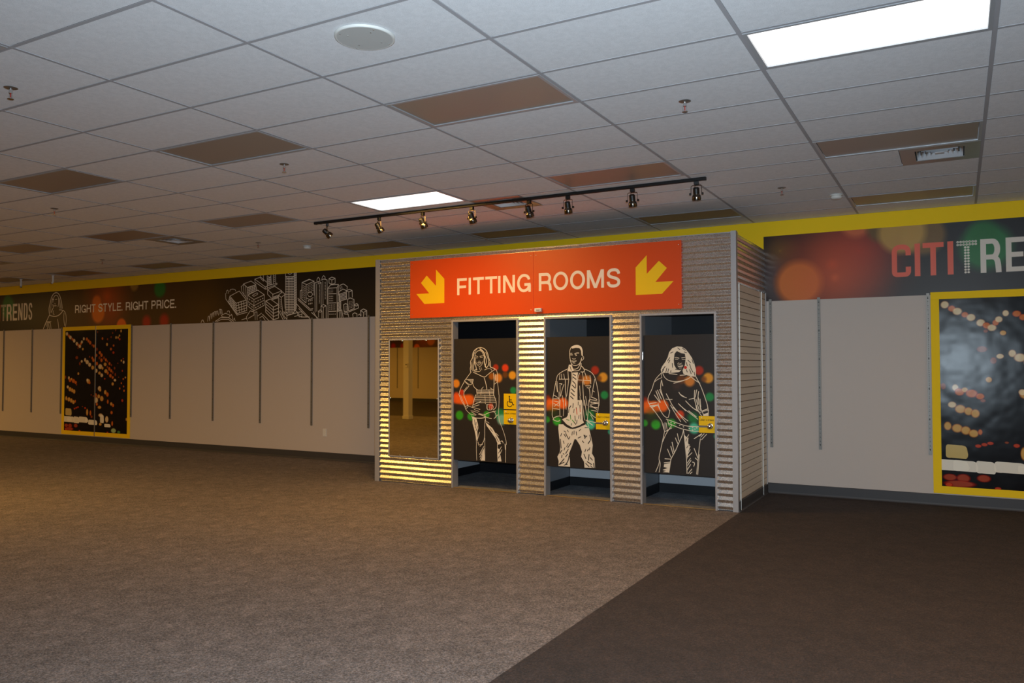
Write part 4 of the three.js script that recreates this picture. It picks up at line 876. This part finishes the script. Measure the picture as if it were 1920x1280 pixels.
// ---------------------------------------------------------------- slotted wall standards
{
  const h = 1.85, w = 0.034;
  const proto = thing('wall_standard', 'slotted metal wall standard', 'wall standard', [0, 0.57, 0], 'slotted metal standards on the back wall');
  part('channel', [rbox(0.010, h, 0.016, 0.001, -w / 2 + 0.005, h / 2, 0.008), rbox(0.010, h, 0.016, 0.001, w / 2 - 0.005, h / 2, 0.008), boxG(w - 0.004, h, 0.011, 0, h / 2, 0.0055), ...Array.from({ length: 37 }, (_, k) => boxG(w - 0.018, 0.013, 0.005, 0, 0.025 + k * 0.05, 0.0128))], M.slotted, proto);
  const slots = part('slot', Array.from({ length: 72 }, (_, k) => boxG(0.005, 0.014, 0.001, 0, 0.05 + k * 0.0247, 0.0114)), M.dark, proto); slots.userData.kind = 'stuff';
  for (let k = 0; k < 6; k++) part('screw', cyl(0.006, 0.006, 0.003, 0, 0, 0, 10).rotateX(Math.PI / 2).translate(0, 0.06 + k * (h - 0.12) / 5, 0.0165), M.dark, proto);
  const list = [
    [-15.595, 'slotted wall standard at the left picture edge, below the white logo'], [-14.483, 'slotted wall standard second from the left picture edge, below the logo end'], [-13.40, 'slotted wall standard along the left edge of the far night poster'],
    [-11.055, 'slotted wall standard along the right edge of the far night poster'], [-9.88, 'slotted wall standard below the end of the slogan, first right of the far poster'], [-8.683, 'slotted wall standard under the left end of the drawn city'], [-7.463, 'slotted wall standard under the striped drawn building'], [-6.24, 'slotted wall standard just left of the white wall outlet'], [-5.0, 'slotted wall standard nearest the left side of the corrugated fitting rooms'],
    [1.408, 'grey slotted wall standard in the corner beside the slatwall'], [1.982, 'grey slotted wall standard in the middle of the bare right wall'], [3.166, 'bright slotted wall standard along the left edge of the large night poster'],
  ];
  list.forEach(([x, l], n) => { if (n) copy(proto, [x, 0.57, 0], l); else { proto.position.x = x; proto.userData.label = l; } });
  [[-18.75, 'left of the two dark standards reflected in the mirror, on the front wall'], [-17.6, 'right of the two dark standards reflected in the mirror, on the front wall'], [-16.45, 'dark standard on the front wall reflected at the right mirror edge']].forEach(([x, l]) => { const c = copy(proto, [x, 0.57, ZF], l); c.rotation.y = Math.PI; c.userData.group = 'slotted standards on the front wall'; });
}
{
  const t = thing('wall_outlet', 'small white electrical outlet low on the back wall left of the fitting rooms', 'outlet', [-5.942, 0.46, 0]);
  part('cover_plate', rbox(0.082, 0.132, 0.008, 0.003, 0, 0, 0.004), M.white, t);
  for (const s of [-1, 1]) { const f = part('socket', rbox(0.034, 0.028, 0.004, 0.0015, 0, s * 0.02, 0.009), M.paper, t); part('slot', [boxG(0.002, 0.008, 0.001, -0.006, s * 0.02 + 0.003, 0.0112), boxG(0.002, 0.008, 0.001, 0.006, s * 0.02 + 0.003, 0.0112)], M.dark, f); }
  part('screw', cyl(0.003, 0.003, 0.002, 0, 0, 0, 8).rotateX(Math.PI / 2).translate(0, 0, 0.009), M.screw, t);
}

// ---------------------------------------------------------------- fitting rooms: corrugated front
const PITCH = 0.07055, PH = 0.0484, AMP = 0.0080;
const rib = (y) => {                                         // rib profile: a broad face tilted up, a short face tilted down, rounded between
  let s = 0; for (let k = -4; k <= 4; k++) { const t = (((y - PH) / PITCH + k * 0.016) % 1 + 1) % 1; s += t < 0.58 ? 1 - 2 * t / 0.58 : -1 + 2 * (t - 0.58) / 0.42; } return s / 9;
};
function corrugated(len, y0, y1, along = 'x') {              // sheet metal, waves stacked upward, facing +z; 0.8 mm steel
  const n = Math.max(2, Math.round((y1 - y0) / PITCH * 22)), cols = Math.max(2, Math.round(len / 0.15)), pos = [], uv = [], idx = [];
  for (const side of [0, 1]) for (let i = 0; i <= n; i++) for (let c = 0; c <= cols; c++) {
    const y = y0 + (y1 - y0) * i / n, x = len * c / cols, dent = 0.0003 * Math.sin(x * 9 + y * 7) + 0.00015 * Math.sin(x * 21 - y * 11);
    pos.push(x, y + 0.0009 * Math.sin(x * 5 + y * 3), AMP * rib(y) + dent - side * 0.0009); uv.push(x, y);
  }
  const at = (s, i, c) => s * (n + 1) * (cols + 1) + i * (cols + 1) + c;
  for (const s of [0, 1]) for (let i = 0; i < n; i++) for (let c = 0; c < cols; c++) { const a = at(s, i, c), b = at(s, i, c + 1), d = at(s, i + 1, c), e = at(s, i + 1, c + 1); if (s) idx.push(a, d, b, b, d, e); else idx.push(a, b, d, b, e, d); }
  const g = new THREE.BufferGeometry(); g.setAttribute('position', new THREE.Float32BufferAttribute(pos, 3)); g.setAttribute('uv', new THREE.Float32BufferAttribute(uv, 2)); g.setIndex(idx); g.computeVertexNormals(); return g;
}
const fz = BZ - AMP, HEAD = 2.188;
const fit = struct('wall_fitting_front', 'corrugated galvanized steel front of the fitting room block with three door openings');
const sheets = [[BXL + 0.05, BXR - 0.03, HEAD, BT - 0.004], [BXL + 0.05, -2.345, 0.012, HEAD], [-1.372, -0.99, 0.012, HEAD], [-0.115, 0.256, 0.012, HEAD], [1.128, BXR - 0.03, 0.012, HEAD]];
for (const [a, b, c, d] of sheets) {
  part('corrugated_sheet', corrugated(b - a, c, d).translate(a, 0, fz), M.zinc, fit, 'galvanized corrugated steel');
  part('backing_board', span(a, b, c, d, BZ - 0.115, BZ - 2 * AMP - 0.003), M.laminate, fit);
}
const post = (x0, x1) => [rbox(x1 - x0, BT + 0.012, 0.005, 0.001, (x0 + x1) / 2, (BT + 0.012) / 2, BZ + 0.003), rbox(0.005, BT + 0.012, 0.07, 0.001, x0 < 0 ? x0 - 0.0015 : x1 + 0.0015, (BT + 0.012) / 2, BZ - 0.03)];
part('corner_post', post(BXL, BXL + 0.072), M.trim, fit, 'grey metal corner angle'); part('corner_post', post(BXR - 0.054, BXR), M.trim, fit, 'grey metal corner angle');
part('top_cap', span(BXL, BXR, BT - 0.004, BT + 0.004, BZ - 0.12, BZ - 0.006), M.trim, fit);
const OPEN = [[-2.356, -1.362], [-0.998, -0.107], [0.243, 1.130]];
for (const [a, b] of OPEN) {
  part('door_frame', [rbox(0.023, HEAD + 0.002, 0.13, 0.002, a + 0.0115, (HEAD + 0.002) / 2, BZ - 0.052), rbox(0.023, HEAD + 0.002, 0.13, 0.002, b - 0.0115, (HEAD + 0.002) / 2, BZ - 0.052), rbox(b - a - 0.046, 0.025, 0.128, 0.002, (a + b) / 2, HEAD - 0.0105, BZ - 0.0525)], M.trim, fit, 'pale grey metal door frame');
  part('threshold', rbox(b - a - 0.046, 0.006, 0.03, 0.002, (a + b) / 2, 0.004, BZ - 0.02), M.brass, fit, 'thin brass-coloured threshold strip');
}

// ---------------------------------------------------------------- fitting rooms: side with slatwall, inside walls, benches
const side = struct('wall_fitting_right', 'right side of the fitting rooms, beige slatwall below and corrugated steel above');
part('core_panel', span(BXR - 0.10, BXR - 0.013, 0, BT - 0.01, 0.003, BZ - 0.116), M.mdf, side);
const sy0 = 0.118, sy1 = 2.494, slatN = 31, slatP = (sy1 - sy0) / slatN;
for (let k = 0; k < slatN; k++) part('slat', rbox(0.015, slatP - 0.009, BZ - 0.055, 0.0015, BXR - 0.0075, sy0 + (k + 0.5) * slatP, (BZ - 0.055) / 2 + 0.004), M.slat, side);
part('corrugated_sheet', corrugated(BZ - 0.07, sy1 + 0.004, BT - 0.004).rotateY(Math.PI / 2).translate(BXR - AMP, 0, BZ - 0.066), M.zinc, side, 'galvanized corrugated steel');
part('corner_trim', rbox(0.012, 2.5, 0.02, 0.002, BXR + 0.002, 1.25, 0.012), M.trim, side);
part('skirting', baseProfile(BZ - 0.03, 0.113).translate(BXR, 0, 0.004), M.base, side, 'dark charcoal rubber base');
struct('wall_fitting_left', 'left side of the fitting rooms, hidden from view', span(BXL, BXL + 0.1, 0, BT - 0.01, 0.003, BZ - 0.116), M.laminate);
const parts = struct('wall_partition_1', 'grey partition between first and second fitting room');
part('partition_panel', span(-1.19, -1.10, 0, 2.55, 0.003, BZ - 0.13), M.partition, parts);
part('skirting', span(-1.2, -1.09, 0, 0.115, 0.003, BZ - 0.14), M.stallBase, parts);
const parts2 = struct('wall_partition_2', 'grey partition between second and third fitting room');
part('partition_panel', span(0.04, 0.13, 0, 2.55, 0.003, BZ - 0.13), M.partition, parts2);
part('skirting', span(0.03, 0.14, 0, 0.115, 0.003, BZ - 0.14), M.stallBase, parts2);
const inner = struct('wall_fitting_back', 'dark back panels inside the fitting rooms');
part('dark_panel', span(BXL + 0.1, -1.19, 0.115, 2.62, 0.003, 0.014), M.navy, inner); part('dark_panel', span(-1.10, 0.04, 0.5, 2.62, 0.003, 0.014), M.navy, inner); part('dark_panel', span(0.13, BXR - 0.1, 0.5, 2.62, 0.003, 0.014), M.navy, inner);
part('skirting', span(BXL + 0.1, -1.19, 0, 0.115, 0.003, 0.02), M.stallBase, inner);
const bench = (x0, x1, z0, z1, l, faceX) => {
  const t = thing('bench', l, 'bench', [0, 0, 0], 'built-in benches in the fitting rooms');
  part('bench_front', span(x0, x1, 0.001, 0.44, z0, z1), M.laminate, t); part('seat', rbox(x1 - x0 + (faceX ? 0.02 : 0), 0.04, z1 - z0 + (faceX ? 0 : 0.02), 0.004, (x0 + x1) / 2 + (faceX ? 0.01 : 0), 0.46, (z0 + z1) / 2 + (faceX ? 0 : 0.01)), M.laminate, t);
  part('kick_base', faceX ? span(x1, x1 + 0.008, 0.001, 0.115, z0, z1) : span(x0, x1, 0.001, 0.115, z1, z1 + 0.008), M.stallBase, t, 'black base strip');
};
bench(-1.088, 0.028, 0.02, 0.6, 'grey built-in bench glimpsed under the middle door'); bench(0.142, BXR - 0.102, 0.02, 0.58, 'grey built-in bench glimpsed under the right-hand door'); bench(BXL + 0.102, -2.855, 0.03, 1.3, 'grey built-in bench glimpsed at the left under the accessible door', true);

// ---------------------------------------------------------------- doors
const doorLabels = ['fitting room door with a drawn long-haired woman and an accessible symbol plate', 'fitting room door with a drawn man in an open jacket', 'fitting room door with a drawn woman wearing a red earring and belt'];
const ballKnob = new THREE.LatheGeometry([[0, 0.062], [0.012, 0.061], [0.022, 0.055], [0.029, 0.044], [0.030, 0.036], [0.025, 0.024], [0.015, 0.016], [0.013, 0.008], [0.030, 0.006], [0.034, 0.002], [0.034, 0]].map(([a, b]) => new THREE.Vector2(a, b)).reverse(), 28).rotateX(Math.PI / 2);
DOORS.forEach(([x0, x1], i) => {
  const d = struct('door_' + (i + 1), doorLabels[i]), z1 = BZ - 0.012, W = x1 - x0;
  part('door_panel', span(x0, x1, DY0, DY1, z1 - 0.036, z1 - 0.002), M.dark, d);
  const g = boxG(W - 0.002, DY1 - DY0 - 0.002, 0.0025), uv = g.attributes.uv, p = g.attributes.position;
  for (let k = 0; k < uv.count; k++) uv.setXY(k, p.getX(k) / W + 0.5, p.getY(k) / (DY1 - DY0) + 0.5);
  part('printed_graphic', g.translate((x0 + x1) / 2, (DY0 + DY1) / 2, z1 - 0.001), doorMats[i], d, 'printed figure over blurred lights');
  const px0 = [-1.576, -0.316, 0.924][i], px1 = [-1.391, -0.132, 1.104][i], plate = (y0, y1, mat, name, l) => { const q = new THREE.PlaneGeometry(1, 1), b = boxG(px1 - px0, y1 - y0, 0.003), u = b.attributes.uv, pp = b.attributes.position; for (let k = 0; k < u.count; k++) u.setXY(k, pp.getX(k) / (px1 - px0) + 0.5, pp.getY(k) / (y1 - y0) + 0.5); return part(name, b.translate((px0 + px1) / 2, (y0 + y1) / 2, z1 + 0.002), mat, d, l); };
  plate([0.852, 0.836, 0.846][i], [1.03, 1.026, 1.031][i], M.plate, 'notice_plate', 'yellow item limit plate');
  if (i === 0) plate(1.043, 1.238, M.access, 'access_plate', 'yellow wheelchair symbol plate');
  const kx = [-1.47, -0.192, 1.05][i], ky = [0.905, 0.914, 0.921][i];
  part('screw', new THREE.SphereGeometry(0.007, 10, 6).scale(1, 1, 0.4).translate(px0 + 0.03, [1.012, 1.008, 1.013][i], z1 + 0.004), M.white, d);
  const k = part('door_handle', ballKnob.clone().translate(kx, ky, z1 + 0.0035), M.chrome, d, 'round chrome knob');
  if (i) part('lock_strip', rbox(kx - px0, 0.022, 0.004, 0.0015, (kx + px0) / 2, ky - 0.006, z1 + 0.0045), M.steel, k, 'flat grey metal strip');
  for (const hy of [0.62, 1.70]) part('hinge', cyl(0.007, 0.007, 0.1, x0 - 0.006, hy, z1 + 0.006, 14), M.chrome, d);
});

// ---------------------------------------------------------------- sign, mirror, sensor
{
  const t = thing('fitting_rooms_sign', 'wide orange FITTING ROOMS sign with two yellow arrows', 'sign', [0, 0, BZ + AMP * 0]);
  [[SX0, SXM], [SXM, SX1]].forEach(([a, b], i) => {
    const w = b - a - 0.0015, g = rbox(w, SY1 - SY0, 0.012, 0.003), uv = g.attributes.uv, p = g.attributes.position;
    for (let k = 0; k < uv.count; k++) uv.setXY(k, p.getX(k) / (b - a) + 0.5, p.getY(k) / (SY1 - SY0) + 0.5);
    part('sign_board', g.translate((a + b) / 2, (SY0 + SY1) / 2, 0.0065), signMats[i], t, i ? 'orange board reading ROOMS with an arrow' : 'orange board reading FITTING with an arrow');
    for (const x of [a + 0.035, b - 0.035]) for (const y of [SY0 + 0.05, SY1 - 0.05]) part('screw', new THREE.SphereGeometry(0.006, 10, 6).scale(1, 1, 0.5).translate(x, y, 0.0125), M.screw, t);
  });
  const s = thing('wall_sensor', 'small white sensor box at the lower edge of the orange sign', 'sensor', [-1.062, 2.279, BZ + 0.0128]);
  part('housing', rbox(0.088, 0.046, 0.04, 0.006, 0, 0, 0.02), M.white, s); part('window', rbox(0.05, 0.018, 0.004, 0.0015, 0.006, -0.004, 0.041), std({ color: 0x9a9a98, roughness: 0.2 }), s, 'grey sensor window'); part('cable_clip', rbox(0.012, 0.02, 0.02, 0.002, -0.05, 0, 0.01), M.white, s);

  const x0 = -3.385, x1 = -2.553, y0 = 0.352, y1 = 1.956, zm = BZ + 0.002;
  const m = thing('wall_mirror', 'tall mirror on the corrugated wall left of the first fitting room door', 'mirror', [(x0 + x1) / 2, y0, zm]);
  const w = x1 - x0, h = y1 - y0;
  part('glass', boxG(w - 0.036, h - 0.036, 0.005, 0, h / 2, 0.0085), M.mirror, m, 'mirror glass'); part('back_board', boxG(w - 0.01, h - 0.01, 0.006, 0, h / 2, 0.003), M.dark, m);
  part('frame', [rbox(w, 0.018, 0.014, 0.002, 0, 0.009, 0.007), rbox(w, 0.018, 0.014, 0.002, 0, h - 0.009, 0.007), rbox(0.018, h - 0.036, 0.014, 0.002, -w / 2 + 0.009, h / 2, 0.007), rbox(0.018, h - 0.036, 0.014, 0.002, w / 2 - 0.009, h / 2, 0.007)], M.trim, m, 'narrow grey frame');
  for (const [x, y] of [[-0.22, 0.022], [0, 0.022], [0.22, 0.022], [-0.19, h - 0.022], [0.2, h - 0.022], [-w / 2 + 0.022, h / 2], [w / 2 - 0.022, h / 2]]) part('clip', rbox(0.022, 0.016, 0.008, 0.002, x, y, 0.0145), M.screw, m);
}

// ---------------------------------------------------------------- slatwall standards on the side of the block
{
  const st = (z, l, full) => {
    const t = thing('slatwall_standard', l, 'wall standard', [BXR + 0.001, 0.01, z], 'bright metal standards on the slatwall');
    part('fin', rbox(0.011, 2.485, 0.005, 0.001, 0.006, 1.2425, -0.03), M.fin, t, 'bright narrow metal edge');
    if (full) {
      part('channel', [boxG(0.003, 2.35, 0.052, 0.0015, 1.3, 0.0)], M.slat, t);
      for (let k = 0; k < 28; k++) part('screw', new THREE.SphereGeometry(0.0045, 8, 6).scale(0.6, 1, 1).translate(0.0035, 0.2 + k * 0.081, 0.012), M.screw, t);
    }
  };
  st(1.468, 'bright metal strip along the slatwall at the front corner of the fitting rooms', false);
  st(0.31, 'bright screw-dotted metal standard on the slatwall near the back wall', true);
}

// ---------------------------------------------------------------- column and far side of the store, seen in the mirror
{
  const c = struct('column', 'square white column in the store, seen in the mirror');
  part('shaft', rbox(0.2, H, 0.2, 0.006, -10.94, H / 2, 12.22), M.white, c); part('collar', rbox(0.23, 0.1, 0.23, 0.004, -10.94, 0.05, 12.22), M.white, c);
  const t = thing('thermostat', 'small white thermostat on the column, seen in the mirror', 'thermostat', [-10.94, 1.6, 12.12]);
  part('case', rbox(0.09, 0.12, 0.03, 0.006, 0.03, 0, -0.015), M.paper, t); part('display', boxG(0.05, 0.03, 0.002, 0.03, 0.02, -0.031), M.dark, t);
}

renderer.render(scene, camera);
